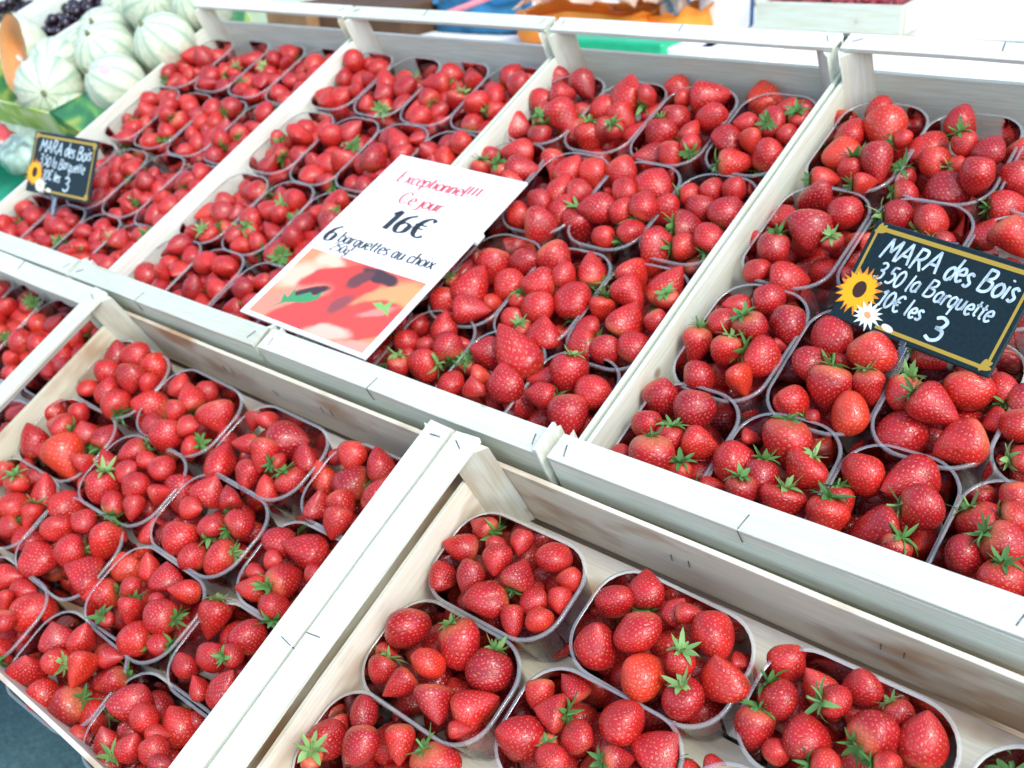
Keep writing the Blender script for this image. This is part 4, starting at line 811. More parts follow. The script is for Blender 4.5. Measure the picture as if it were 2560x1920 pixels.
# ------------------------------------------------------------------ stroke lettering
G_ = {  # advance, strokes (cap height 1, x-height .62); '~' marks smooth curves
'M': (.95, [[(0, 0), (.14, 1)], [(.14, 1), (.42, .35)], [(.42, .35), (.75, 1)], [(.75, 1), (.84, 0)]]),
'A': (.85, [[(0, 0), (.4, 1)], [(.4, 1), (.72, 0)], [(.16, .36), (.6, .36)]]),
'R': (.8, [[(.08, 0), (.12, 1)], '~', [(.05, .98), (.5, .95), (.58, .7), (.4, .5), (.12, .47)], [(.3, .48), (.68, 0)]]),
'B': (.8, [[(.1, 0), (.14, 1)], '~', [(.1, .98), (.5, .95), (.54, .7), (.3, .54), (.14, .52)], '~', [(.2, .53), (.6, .45), (.62, .15), (.4, 0), (.08, .02)]]),
'E': (.72, [[(.1, 0), (.1, 1)], [(.1, 1), (.62, 1)], [(.1, .52), (.5, .52)], [(.1, 0), (.64, 0)]]),
'C': (.8, ['~', [(.66, .8), (.5, .98), (.28, .98), (.08, .7), (.08, .3), (.28, .02), (.5, .02), (.68, .2)]]),
'a': (.56, ['~', [(.42, .5), (.28, .62), (.08, .45), (.08, .15), (.24, 0), (.4, .14), (.43, .5)], [(.43, .6), (.43, .08)], [(.43, .08), (.52, .02)]]),
'b': (.56, [[(.08, 1), (.08, .02)], '~', [(.08, .45), (.26, .62), (.46, .48), (.46, .16), (.28, 0), (.08, .12)]]),
'c': (.5, ['~', [(.42, .5), (.28, .62), (.1, .5), (.06, .28), (.14, .06), (.3, 0), (.44, .12)]]),
'd': (.58, [[(.52, 1.05), (.44, .02)], '~', [(.44, .45), (.28, .6), (.08, .42), (.1, .1), (.28, 0), (.44, .2)]]),
'e': (.52, ['~', [(.08, .32), (.42, .36), (.38, .56), (.24, .62), (.08, .45), (.08, .18), (.24, 0), (.44, .12)]]),
'g': (.56, ['~', [(.42, .5), (.26, .62), (.08, .45), (.1, .15), (.26, .04), (.42, .2)], '~', [(.44, .6), (.44, -.1), (.3, -.3), (.1, -.22)]]),
'h': (.56, [[(.08, 1), (.08, 0)], '~', [(.08, .42), (.26, .62), (.42, .5), (.44, 0)]]),
'i': (.28, [[(.12, .6), (.12, .02)], [(.12, .82), (.14, .9)]]),
'j': (.3, ['~', [(.16, .6), (.16, -.1), (.06, -.28), (-.06, -.22)], [(.16, .82), (.18, .9)]]),
'l': (.3, [[(.14, 1.0), (.1, .04)], [(.1, .04), (.2, 0)]]),
'n': (.58, [[(.08, .6), (.08, 0)], '~', [(.08, .42), (.26, .62), (.42, .5), (.44, 0)]]),
'o': (.54, ['~', [(.26, .62), (.06, .45), (.06, .16), (.26, 0), (.46, .16), (.46, .45), (.26, .62)]]),
'p': (.56, [[(.08, .6), (.08, -.3)], '~', [(.08, .45), (.26, .62), (.46, .48), (.46, .16), (.28, 0), (.08, .12)]]),
'q': (.56, ['~', [(.42, .5), (.26, .62), (.08, .45), (.1, .15), (.26, .02), (.42, .2)], [(.45, .6), (.40, -.42)]]),
'r': (.4, [[(.08, .6), (.08, 0)], '~', [(.08, .4), (.2, .6), (.36, .56)]]),
's': (.46, ['~', [(.38, .52), (.22, .62), (.08, .5), (.2, .34), (.36, .2), (.26, .02), (.06, .08)]]),
't': (.38, [[(.16, .86), (.14, .08)], [(.14, .08), (.3, .02)], [(.0, .6), (.32, .62)]]),
'u': (.58, ['~', [(.08, .6), (.1, .1), (.24, 0), (.4, .16), (.44, .6)], [(.44, .6), (.46, .02)]]),
'x': (.52, [[(.04, .6), (.44, 0)], [(.42, .6), (.04, 0)]]),
'!': (.36, [[(.12, 1), (.1, .28)], [(.1, .08), (.1, 0)]]),
'1': (.5, [[(.1, .78), (.3, 1)], [(.3, 1), (.28, 0)]]),
'2': (.58, ['~', [(.06, .78), (.2, 1), (.44, .9), (.42, .62), (.06, .02)], [(.06, .02), (.5, .02)]]),
'3': (.6, ['~', [(.06, .9), (.26, 1), (.48, .86), (.4, .6), (.2, .54)], '~', [(.2, .54), (.5, .46), (.5, .14), (.26, 0), (.02, .12)]]),
'5': (.58, [[(.48, .98), (.14, .98)], [(.14, .98), (.1, .58)], '~', [(.1, .58), (.34, .62), (.5, .36), (.34, .04), (.04, .06)]]),
'6': (.62, ['~', [(.46, .96), (.2, .74), (.08, .32), (.24, 0), (.48, .1), (.5, .4), (.3, .52), (.1, .36)]]),
'0': (.6, ['~', [(.28, 1), (.08, .74), (.08, .26), (.28, 0), (.5, .26), (.5, .74), (.28, 1)]]),
',': (.26, [[(.14, .06), (.04, -.2)]]),
'€': (.72, ['~', [(.6, .86), (.44, 1), (.24, .84), (.14, .5), (.24, .14), (.44, 0), (.62, .12)], [(0, .6), (.46, .6)], [(0, .42), (.42, .42)]]),
' ': (.34, []),
}
def smooth(pts, n=5):
    out = []
    for i in range(len(pts)-1):
        p0 = pts[max(i-1, 0)]; p1 = pts[i]; p2 = pts[i+1]; p3 = pts[min(i+2, len(pts)-1)]
        for k in range(n):
            t = k/n
            out.append(tuple(.5*(2*p1[a]+(p2[a]-p0[a])*t+(2*p0[a]-5*p1[a]+4*p2[a]-p3[a])*t*t+(3*p1[a]-p0[a]-3*p2[a]+p3[a])*t**3) for a in (0, 1)))
    out.append(pts[-1]); return out
def lettering(name, text, x, y, h, width, thin=None, slant=0.0, seed=0, squeeze=1.0, thick=.035, rise=0.0, wob=.03):
    """flat strokes on the sign plane (cm). thin given: broad-nib contrast (thick stems, thin hairlines)"""
    r = random.Random(seed); V_, F = [], []; cx = x
    for ch in text:
        adv, strokes = G_[ch]; sm_ = False
        jy = r.uniform(-wob, wob)*h
        for s in strokes:
            if s == '~': sm_ = True; continue
            pts = smooth(s) if sm_ else [s[0], tuple((s[0][a]+s[1][a])/2 for a in (0, 1)), s[1]]
            sm_ = False
            P = [Vector((cx+(px*squeeze+py*slant)*h, y+py*h+jy+rise*(cx-x))) for px, py in pts]
            b = len(V_)
            for i, p_ in enumerate(P):
                t = (P[min(i+1, len(P)-1)]-P[max(i-1, 0)]); t = t.normalized() if t.length > 0 else Vector((1, 0))
                nn = Vector((-t.y, t.x)); w_ = width
                if thin is not None: w_ = thin+(width-thin)*abs(t.y)**2.0
                elif i in (0, len(P)-1): w_ *= .8
                for sd in (-1, 1):
                    q = p_+nn*w_*.5*sd
                    V_.append((q.x, q.y, 0)); V_.append((q.x, q.y, thick))
            m = len(P)
            for i in range(m-1):
                a = b+i*4; c = a+4
                F += [[a+1, a+3, c+3, c+1], [a, a+1, c+1, c], [a+2, c+2, c+3, a+3]]
            F += [[b, b+2, b+3, b+1], [b+(m-1)*4, b+(m-1)*4+1, b+(m-1)*4+3, b+(m-1)*4+2]]
        cx += adv*squeeze*h
    return pymesh(name, V_, F)
def flat_poly(name, pts, z0, z1):
    n = len(pts)
    v = [(a, b, z0) for a, b in pts]+[(a, b, z1) for a, b in pts]
    F = [list(range(n, 2*n)), list(range(n))[::-1]]+[[i, (i+1) % n, n+(i+1) % n, n+i] for i in range(n)]
    return pymesh(name, v, F)
def sign_frame(TL, TR, BR, BL):
    TL, TR, BR, BL = map(Vector, (TL, TR, BR, BL))
    ex = ((BR-BL)+(TR-TL)).normalized(); ey = (TL-BL); ey = (ey-ex*ey.dot(ex)).normalized(); n = ex.cross(ey)
    return M_T @ Matrix(((ex.x, ey.x, n.x, BL.x), (ex.y, ey.y, n.y, BL.y), (ex.z, ey.z, n.z, BL.z), (0, 0, 0, 1)))
def blob(cx, cy, rx_, ry_, ang=0, n=22, jag=0.0, seed=0):
    r = random.Random(seed); o = []
    for i in range(n):
        a = 2*math.pi*i/n; k = 1+r.uniform(-jag, jag)
        x, y = rx_*k*math.cos(a), ry_*k*math.sin(a)
        o.append((cx+x*math.cos(ang)-y*math.sin(ang), cy+x*math.sin(ang)+y*math.cos(ang)))
    return o
def clip_rect(pts, x0, x1, y0, y1):
    def cl(P, ins, inter):
        o = []
        for i in range(len(P)):
            a, b = P[i-1], P[i]
            if ins(b):
                if not ins(a): o.append(inter(a, b))
                o.append(b)
            elif ins(a): o.append(inter(a, b))
        return o
    def ix(x): return lambda a, b: (x, a[1]+(b[1]-a[1])*(x-a[0])/(b[0]-a[0]))
    def iy(y): return lambda a, b: (a[0]+(b[0]-a[0])*(y-a[1])/(b[1]-a[1]), y)
    for ins, it in ((lambda p: p[0] >= x0, ix(x0)), (lambda p: p[0] <= x1, ix(x1)), (lambda p: p[1] >= y0, iy(y0)), (lambda p: p[1] <= y1, iy(y1))):
        if pts: pts = cl(pts, ins, it)
    return pts

# ------------------------------------------------------------------ white price card
paper = simple('white card', (.86, .87, .87), .45, .4, .02, 8)
pr = {k: simple('print '+k, c, .45, .4, .06, 4) for k, c in dict(peach=(.80, .32, .17), red=(.66, .06, .05), coral=(.74, .13, .09), pale=(.86, .55, .42), dark=(.12, .05, .05), green=(.06, .30, .12), lime=(.22, .46, .12), orange=(.80, .25, .06)).items()}
ink_red = simple('red ink', (.56, .07, .08), .5, .3, .05)
ink = simple('black ink', (.03, .035, .04), .5, .3, .05)
card = link('price_card', box_mesh('price_card', 0, 20.4, 0, 29.8, -.3, 0, c=.03), None, paper,
            sign_frame((32.38, 33.87, 1.65), (52.75, 33.86, .75), (52.82, 4.1, 2.2), (32.45, 4.11, 3.1)))
tag(card, 'white printed price card with red strawberries picture lying on the punnets', 'price card')
link('lettering', lettering('lettering', 'Exceptionnel!!!', 3.0, 25.2, 2.0, .36, .15, .05, 1, .92, .012, 0, 0), card, ink_red)
link('lettering', lettering('lettering', 'Ce jour', 6.0, 21.9, 2.0, .36, .15, .05, 2, 1.0, .012, 0, 0), card, ink_red)
link('lettering', lettering('lettering', '16€', 6.8, 17.4, 3.3, .9, .24, .06, 3, 1.2, .012, 0, 0), card, ink)
link('lettering', lettering('lettering', '6', .9, 13.3, 2.8, .7, .16, .06, 4, 1.0, .012, 0, 0), card, ink)
link('lettering', lettering('lettering', 'barquettes au choix', 3.3, 13.6, 1.8, .30, .14, .04, 5, .93, .012, 0, 0), card, ink)
link('lettering', lettering('lettering', '250g', 3.4, 12.1, 1.3, .24, .1, .04, 6, 1.0, .012, 0, 0), card, ink)
PX0, PX1, PY0, PY1 = 1.0, 19.6, .55, 11.6
def print_mat():
    """soft colour print of strawberries: ellipses blended into each other"""
    m, nt, N, Lk, out = new_mat('strawberry print')
    p = N.new('ShaderNodeBsdfPrincipled'); p.inputs['Roughness'].default_value = .4
    tc = N.new('ShaderNodeTexCoord'); nz = N.new('ShaderNodeTexNoise'); nz.inputs['Scale'].default_value = .35; nz.inputs['Detail'].default_value = 3
    Lk.new(tc.outputs['Object'], nz.inputs['Vector'])
    wv = N.new('ShaderNodeVectorMath'); wv.operation = 'MULTIPLY_ADD'; wv.inputs[1].default_value = (1.5, 1.5, 0)
    Lk.new(nz.outputs['Color'], wv.inputs[0]); Lk.new(tc.outputs['Object'], wv.inputs[2])
    col = None
    W_, H_ = PX1-PX0, PY1-PY0
    for (u, v, ru, rv, ang, c, soft) in [
        (.10, .62, .16, .18, .5, (.85, .52, .36), .8), (.22, .95, .12, .12, .3, (.86, .55, .38), .8), (.60, 1.0, .42, .17, -.2, (.68, .12, .08), .35),
        (.44, .68, .30, .27, .35, (.62, .06, .045), .18), (.92, .62, .20, .33, .3, (.80, .33, .13), .4), (.20, .30, .26, .18, .6, (.74, .26, .17), .5),
        (.42, .20, .30, .22, .55, (.62, .07, .055), .2), (.82, .36, .26, .27, .5, (.64, .075, .055), .2), (.57, .44, .05, .16, -.3, (.30, .07, .07), .6),
        (.67, .08, .16, .09, .2, (.86, .48, .36), .6), (.93, .02, .2, .1, .3, (.80, .34, .25), .5), (.30, .47, .12, .07, .45, (.06, .03, .03), .5),
        (.66, .90, .15, .085, -.12, (.07, .035, .04), .35), (.55, .80, .05, .16, -.5, (.16, .05, .05), .6), (.86, .5, .12, .05, .6, (.82, .25, .2), .8)]:
        mp = N.new('ShaderNodeMapping'); mp.vector_type = 'TEXTURE'
        mp.inputs['Location'].default_value = (PX0+u*W_+.75, PY0+v*H_+.75, 0); mp.inputs['Rotation'].default_value = (0, 0, ang); mp.inputs['Scale'].default_value = (ru*W_, rv*H_, 1e6)
        Lk.new(wv.outputs[0], mp.inputs[0])
        le = N.new('ShaderNodeVectorMath'); le.operation = 'LENGTH'; Lk.new(mp.outputs[0], le.inputs[0])
        mr = N.new('ShaderNodeMapRange'); mr.interpolation_type = 'SMOOTHSTEP'; mr.inputs[1].default_value = 1+soft*.5; mr.inputs[2].default_value = 1-soft*.5; Lk.new(le.outputs['Value'], mr.inputs[0])
        mx = N.new('ShaderNodeMixRGB'); mx.inputs[2].default_value = (*c, 1); Lk.new(mr.outputs[0], mx.inputs[0])
        if col is None: mx.inputs[1].default_value = (.76, .27, .12, 1)
        else: Lk.new(col, mx.inputs[1])
        col = mx.outputs[0]
    Lk.new(col, p.inputs['Base Color']); Lk.new(p.outputs[0], out.inputs[0]); return m
ph = link('picture', flat_poly('picture', [(PX0, PY0), (PX1, PY0), (PX1, PY1), (PX0, PY1)], 0, .008), card, print_mat())
for pts, col in [([(3.2, 1.8), (4.1, 3.0), (3.4, 4.3), (4.4, 3.9), (4.2, 5.4), (5.2, 4.4), (6.6, 5.6), (7.6, 5.2), (8.1, 6.3), (8.4, 5.0), (7.2, 4.0), (5.8, 3.6), (4.7, 3.2)], 'green'),
                 ([(15.4, 6.9), (16.3, 7.4), (17.0, 7.1), (17.6, 8.4), (17.9, 6.9), (18.7, 5.9), (17.5, 6.4), (16.4, 6.5)], 'lime')]:
    link('printed_leaf', flat_poly('printed_leaf', pts, .007, .014), ph, pr[col])
link('clip', box_mesh('clip', 20.0, 20.9, 19.0, 20.6, -.5, .12, c=.1), card, simple('clear clip', (.7, .75, .78), .2))
# a wooden ledge of punnet rims carries it: a folded card foot behind
link('foot', box_mesh('foot', 5, 15, 20, 20.4, -3.2, -.31, c=.03), card, paper)

# ------------------------------------------------------------------ chalkboards
slate = simple('black chalkboard', (.007, .020, .024), .42, .25, .3, 3)
gold = simple('gold line', (.42, .28, .03), .4, .5, .15, 40)
chalk = simple('white chalk paint', (.50, .62, .66), .7, .2, .3, 1.2)
yel = simple('sunflower yellow', (.80, .42, .01), .5, .3, .25, 25)
ora = simple('sunflower orange', (.75, .24, .02), .5, .3, .2, 25)
brn = simple('sunflower brown', (.05, .018, .012), .6, .3, .3, 60)
dai = simple('daisy white', (.78, .82, .72), .5, .3, .08, 40)
pea = simple('daisy heart', (.80, .36, .14), .5, .3, .1, 40)
clear_stake = plastic_mat('clear stake', (.9, .93, .94), .12, .12)
def chalkboard(mw, label, seed, stake):
    W, H = 15.4, 9.4
    r = random.Random(seed)
    b = link('chalkboard', box_mesh('chalkboard', 0, W, 0, H, -.35, 0, c=.12), None, slate, mw)
    tag(b, label, 'chalkboard', 'small chalkboard price signs')
    e, t = .45, .24
    for (x0, x1, y0, y1) in ((e, W-e, H-e-t*1.6, H-e), (4.6, W-e, e, e+t*1.4), (e, e+t, 3.8, H-e-t*1.6-.02), (W-e-t, W-e, e+t*1.4+.02, H-e-t*1.6-.02)):
        link('border_line', flat_poly('border_line', [(x0, y0), (x1, y0), (x1, y1), (x0, y1)], 0, .02), b, gold)
    for (x, y, a) in ((.75, H-.75, .8), (W-.75, .75, .8), (W-.75, H-.75, -.8)):
        for da in (-.6, 0, .6):
            link('corner_bow', flat_poly('corner_bow', blob(x+.15*math.cos(a+da*3), y+.15*math.sin(a+da*3), .55, .2, a+da), 0, .028+.004*da), b, gold)
    link('lettering', lettering('lettering', 'MARA des Bois', 1.9, 6.4, 1.95, .25, None, .16, seed, .82, .03, -.02, .09), b, chalk)
    link('lettering', lettering('lettering', '3,50 la Barquette', 2.2, 4.35, 1.55, .20, None, .18, seed+1, .87, .03, -.012, .09), b, chalk)
    link('lettering', lettering('lettering', '10€ les', 3.6, 2.35, 1.5, .21, None, .16, seed+2, .85, .03, -.02, .05), b, chalk)
    link('lettering', lettering('lettering', '3', 8.9, 1.15, 2.1, .30, None, .12, seed+3, 1.15, .03, 0, .0), b, chalk)
    # printed sunflower and daisy in the corner
    sx, sy = 1.6, 3.0
    petals = []
    for ring, n, ln in ((0, 19, 2.2), (1, 17, 1.85)):
        P = []
        for i in range(n):
            a = 2*math.pi*(i+.5*ring)/n+r.uniform(-.08, .08); l = ln*r.uniform(.88, 1.1); wv = .30
            P += [(sx+1.45*math.cos(a-wv*.6), sy+1.45*math.sin(a-wv*.6)), (sx+l*math.cos(a), sy+l*math.sin(a))]
        link('sunflower_petals', flat_poly('sunflower_petals', P, 0, .03+.015*ring), b, ora if ring == 0 else yel)
    link('sunflower_heart', flat_poly('sunflower_heart', blob(sx+.05, sy+.1, .62, .78), 0, .06), b, brn)
    dx, dy = 3.5, 1.25; P = []
    for i in range(14):
        a = 2*math.pi*i/14+r.uniform(-.06, .06); l = 1.55*r.uniform(.85, 1.12)
        P += [(dx+.85*math.cos(a-.2), dy+.7*math.sin(a-.2)), (dx+l*math.cos(a), dy+l*.85*math.sin(a))]
    link('daisy_petals', flat_poly('daisy_petals', P, 0, .07), b, dai)
    link('daisy_heart', flat_poly('daisy_heart', blob(dx, dy, .38, .26, -.4), 0, .085), b, pea)
    link('daisy_petals', flat_poly('daisy_petals', blob(5.7, .8, .6, .28, -.2), 0, .03), b, dai)
    st_ = link('stake', box_mesh('stake', stake-.35, stake+.35, -4.2, H-.1, -.52, -.36, c=.04), b, clear_stake)
    link('stake_hook', box_mesh('stake_hook', stake-.3, stake+.3, H-.15, H+.12, -.5, .12, c=.04), st_, clear_stake)
    link('stake_hook', box_mesh('stake_hook', stake-.3, stake+.3, -.15, .3, -.5, .10, c=.04), st_, clear_stake)
    return b
chalkboard(sign_frame((94.75, 33.45, 4.34), (109.73, 30.2, 5.11), (108.24, 22.23, .47), (93.26, 25.49, -.3)),
           'large black chalkboard with gold border, sunflower and white price writing, on the right', 51, 7.6)
chalkboard(sign_frame((-33.13, 19.77, 7.46), (-17.71, 21.31, 6.37), (-17.37, 13.9, .64), (-32.8, 12.36, 1.73)),
           'far chalkboard with sunflower standing in the strawberries beside the melons', 61, 7.0)

# ------------------------------------------------------------------ melons in their printed box, cherry trays, green crate
def melon_mat(name='melon rind'):
    m, nt, N, Lk, out = new_mat(name)
    p = N.new('ShaderNodeBsdfPrincipled'); p.inputs['Roughness'].default_value = .42
    uv = N.new('ShaderNodeUVMap'); uv.uv_map = 'UVMap'; sp = N.new('ShaderNodeSeparateXYZ'); Lk.new(uv.outputs[0], sp.inputs[0])
    tc = N.new('ShaderNodeTexCoord'); nz = N.new('ShaderNodeTexNoise'); nz.inputs['Scale'].default_value = 1.1; nz.inputs['Detail'].default_value = 5; Lk.new(tc.outputs['Object'], nz.inputs['Vector'])
    ad = N.new('ShaderNodeMath'); ad.operation = 'MULTIPLY_ADD'; ad.inputs[1].default_value = .10; Lk.new(nz.outputs['Fac'], ad.inputs[0]); Lk.new(sp.outputs['X'], ad.inputs[2])
    fr = N.new('ShaderNodeMath'); fr.operation = 'PINGPONG'; fr.inputs[1].default_value = .5; Lk.new(ad.outputs[0], fr.inputs[0])
    mr = N.new('ShaderNodeMapRange'); mr.inputs[1].default_value = .22; mr.inputs[2].default_value = .0; Lk.new(fr.outputs[0], mr.inputs[0])
    c1 = N.new('ShaderNodeValToRGB'); c1.color_ramp.elements[0].position = .35; c1.color_ramp.elements[0].color = (.52, .57, .40, 1); c1.color_ramp.elements[1].position = .7; c1.color_ramp.elements[1].color = (.68, .70, .55, 1)
    Lk.new(nz.outputs['Fac'], c1.inputs[0])
    mx = N.new('ShaderNodeMixRGB'); mx.inputs[2].default_value = (.30, .45, .31, 1); Lk.new(mr.outputs[0], mx.inputs[0]); Lk.new(c1.outputs[0], mx.inputs[1])
    Lk.new(mx.outputs[0], p.inputs['Base Color']); Lk.new(p.outputs[0], out.inputs[0]); return m
mel_mat = melon_mat()
def melon_data(cut=None, nu=60, nv=26):
    V_, F, UV = [], [], []
    for j in range(nv+1):
        a = math.pi*j/nv
        for i in range(nu):
            b = 2*math.pi*i/nu
            rib = 1-.035*abs(math.cos(b*5))**14*math.sin(a)
            rr = 5.5*rib
            V_.append((rr*math.sin(a)*math.cos(b), rr*math.sin(a)*math.sin(b), 5.1*math.cos(a)*(1-.03*(j in (0, nv)))))
    for j in range(nv):
        for i in range(nu):
            i2 = (i+1) % nu
            F.append((j*nu+i, (j+1)*nu+i, (j+1)*nu+i2, j*nu+i2))
            u0, u1 = 10*i/nu, 10*(i+1)/nu
            UV += [(u0+.5, j/nv), (u0+.5, (j+1)/nv), (u1+.5, (j+1)/nv), (u1+.5, j/nv)]
    return np.array(V_), np.array(F), np.array(UV)
MV, MF, MU = melon_data()
MELON = np_mesh('melon', MV, MF, MU, None, (mel_mat,))
stalk_mat = simple('melon stalk', (.16, .17, .07), .7)
stick_mat = simple('melon sticker', (.66, .42, .55), .4, .4, .3, 6)
STALK = tube_mesh('stalk', [(0, 0, 4.9), (.1, 0, 5.3), (.35, .1, 5.75)], [.55, .32, .28], 7)
melons = [((-57.1, 47.1, .4), 5.4, (.25, .2), 'striped melon in the middle of the box, stalk up, behind the paler front melons'),
          ((-42.9, 51.3, .6), 5.2, (.3, -.1), 'striped melon against the crate wall, above the front corner melon'),
          ((-44.6, 39.9, .2), 5.0, (.5, -.3), 'melon at the front corner of the box touching the crate wall'),
          ((-69.3, 42.8, .2), 4.7, (1.0, .8), 'small pale melon between the cut melon and the striped middle melon'),
          ((-62.6, 36.4, .2), 5.7, (1.1, .9), 'large pale melon lying near the front of the box'),
          ((-56.5, 34.8, -5.2), 4.6, (.8, .6), 'pale melon low at the front edge of the box, mostly hidden'),
          ((-66.1, 53.1, -.5), 5.2, (.4, .4), 'melon behind the striped middle melon'),
          ((-56.1, 61.1, 2.2), 6.2, (.7, .9), 'big yellowish melon with a round pink sticker at the back'),
          ((-43.6, 62.2, 1.6), 5.4, (.6, .2), 'melon at the back half hidden by the crate rail'),
          ((-75.5, 51.0, -4.0), 5.0, (.6, .2), 'melon low at the back of the box beside the cherry tray'),
          ((-52.0, 55.5, -6.0), 5.2, (.4, .9), 'melon in the lower layer under the sticker melon'),
          ((-70.0, 62.5, -.5), 5.1, (.5, .7), 'melon at the back between the cherry tray and the big sticker melon'),
          ((-47.5, 71.0, 1.5), 5.2, (.6, .4), 'farthest melon, above the big sticker melon at the top edge')]
for i, (P, rr, (ax, ay), lab) in enumerate(melons):
    mo = link('melon', MELON, None, None, M_T @ Matrix.Translation(P) @ Matrix.Rotation(ax, 4, 'X') @ Matrix.Rotation(ay, 4, 'Y') @ Matrix.Rotation(i*1.3, 4, 'Z') @ Matrix.Diagonal((rr/5.15, rr/5.15, rr/5.0, 1)))
    tag(mo, lab, 'melon', 'pale melons in the printed box')
    link('stalk', STALK, mo, stalk_mat)
    if i in (2, 7):
        sd = Vector({7: (-34, -26, 30), 1: (60, -20, 60), 2: (40, -20, 70)}[i]).normalized()
        loc = (mo.matrix_basis.to_3x3().inverted() @ (M_T.to_3x3() @ sd)).normalized()
        so = link('sticker', pymesh('sticker', [(.95*math.cos(a*.524), 1.15*math.sin(a*.524), 0) for a in range(12)]+[(0, 0, .1)], [[a, (a+1) % 12, 12] for a in range(12)], True), mo, stick_mat)
        so.matrix_basis = Matrix.Translation(Vector((loc.x*5.45, loc.y*5.45, loc.z*5.12))) @ loc.to_track_quat('Z', 'Y').to_matrix().to_4x4()
# cut melon: a half with orange flesh
keep = MV[:, 2] <= .001
idx = -np.ones(len(MV), int); half_F = [f for f in MF if all(MV[k, 2] <= .2 for k in f)]
used = sorted({int(k) for f in half_F for k in f}); rem = {k: i for i, k in enumerate(used)}
hv = [tuple(MV[k]) for k in used]; hf = [[rem[int(k)] for k in f] for f in half_F]
hme = pymesh('cut_melon', hv, hf, True)
cut = link('cut_melon', hme, None, simple('cut melon rind', (.56, .60, .42), .45, .4, .15, .8), M_T @ Matrix.Translation((-85.0, 42.6, 1.5)) @ Vector((-.12, -.8, .58)).to_track_quat('Z', 'Y').to_matrix().to_4x4() @ Matrix.Scale(1.42, 4))
tag(cut, 'halved melon showing orange flesh at the left edge of the picture', 'melon')
zc = max(v[2] for v in hv); nn_ = 40; fl = []; ff = []
for k, (rr, z) in enumerate(((5.25, zc-.02), (4.9, zc-.10), (2.7, zc-.35), (1.9, zc-1.6), (.0, zc-2.3))):
    for i in range(nn_): fl.append((rr*math.cos(2*math.pi*i/nn_), rr*math.sin(2*math.pi*i/nn_), z))
for k in range(4):
    for i in range(nn_): ff.append([k*nn_+i, k*nn_+(i+1) % nn_, (k+1)*nn_+(i+1) % nn_, (k+1)*nn_+i])
link('flesh', pymesh('flesh', fl, ff, True), cut, simple('melon flesh', (.80, .30, .08), .35, .5, .12, 2))

def card_print(name, base, a, b_, scale):
    m, nt, N, Lk, out = new_mat(name)
    p = N.new('ShaderNodeBsdfPrincipled'); p.inputs['Roughness'].default_value = .5
    tc = N.new('ShaderNodeTexCoord'); nz = N.new('ShaderNodeTexNoise'); nz.inputs['Scale'].default_value = scale; nz.inputs['Detail'].default_value = 1.5; nz.inputs['Distortion'].default_value = 1.2
    Lk.new(tc.outputs['Object'], nz.inputs['Vector'])
    cr = N.new('ShaderNodeValToRGB'); e = cr.color_ramp.elements; e[0].position = .40; e[0].color = (*base, 1); e[1].position = .60; e[1].color = (*b_, 1); k = e.new(.5); k.color = (*a, 1)
    Lk.new(nz.outputs['Fac'], cr.inputs[0]); Lk.new(cr.outputs[0], p.inputs['Base Color']); Lk.new(p.outputs[0], out.inputs[0]); return m
greenprint = card_print('green leaf print', (.04, .20, .09), (.10, .32, .10), (.40, .50, .12), .16)
limeprint = card_print('lime print', (.36, .55, .10), (.50, .66, .16), (.70, .78, .45), .12)
kraft = simple('plain card inside', (.62, .58, .42), .8, .2, .06, .8)
bx = link('melon_box', None, None); bx.matrix_basis = M_T
tag(bx, 'open cardboard melon box printed green and lime, left of the crates', 'box')
link('side_panel', box_mesh('side_panel', -41.5, -41.0, 31, 68, -9, -2.4, c=.05), bx, greenprint)
def panel(name, pts, th, mat):
    a, b, c, d = map(Vector, pts); n = (b-a).cross(d-a).normalized()*th
    v = [a, b, c, d, a-n, b-n, c-n, d-n]
    me = pymesh(name, v, [[0, 1, 2, 3], [7, 6, 5, 4], [0, 4, 5, 1], [1, 5, 6, 2], [2, 6, 7, 3], [3, 7, 4, 0]]); fix_normals(me); return link(name, me, bx, mat)
panel('corner_flap', [(-53.4, 30.2, -9), (-41.6, 30.8, -9), (-41.6, 38.0, 2.8), (-53.4, 30.2, .6)], .3, greenprint)
panel('front_panel', [(-95, 30.6, -9), (-53.6, 30.2, -9), (-53.6, 30.2, .3), (-95, 31.4, .3)], .3, limeprint)
panel('front_flap', [(-95, 25.6, -8.8), (-54.2, 25.0, -8.8), (-53.9, 30.0, -4.6), (-95, 30.4, -4.6)], .3, simple('pale green card', (.50, .60, .44), .6, .3, .25, .5))
link('floor_panel', box_mesh('floor_panel', -95, -41.6, 31, 44, -9.6, -9.1, c=.05), bx, kraft)
link('back_panel', box_mesh('back_panel', -70, -41.6, 68, 68.4, -9, -1, c=.05), bx, kraft)
link('side_panel', box_mesh('side_panel', -95.6, -95.1, 31, 44, -9, -1, c=.05), bx, greenprint)

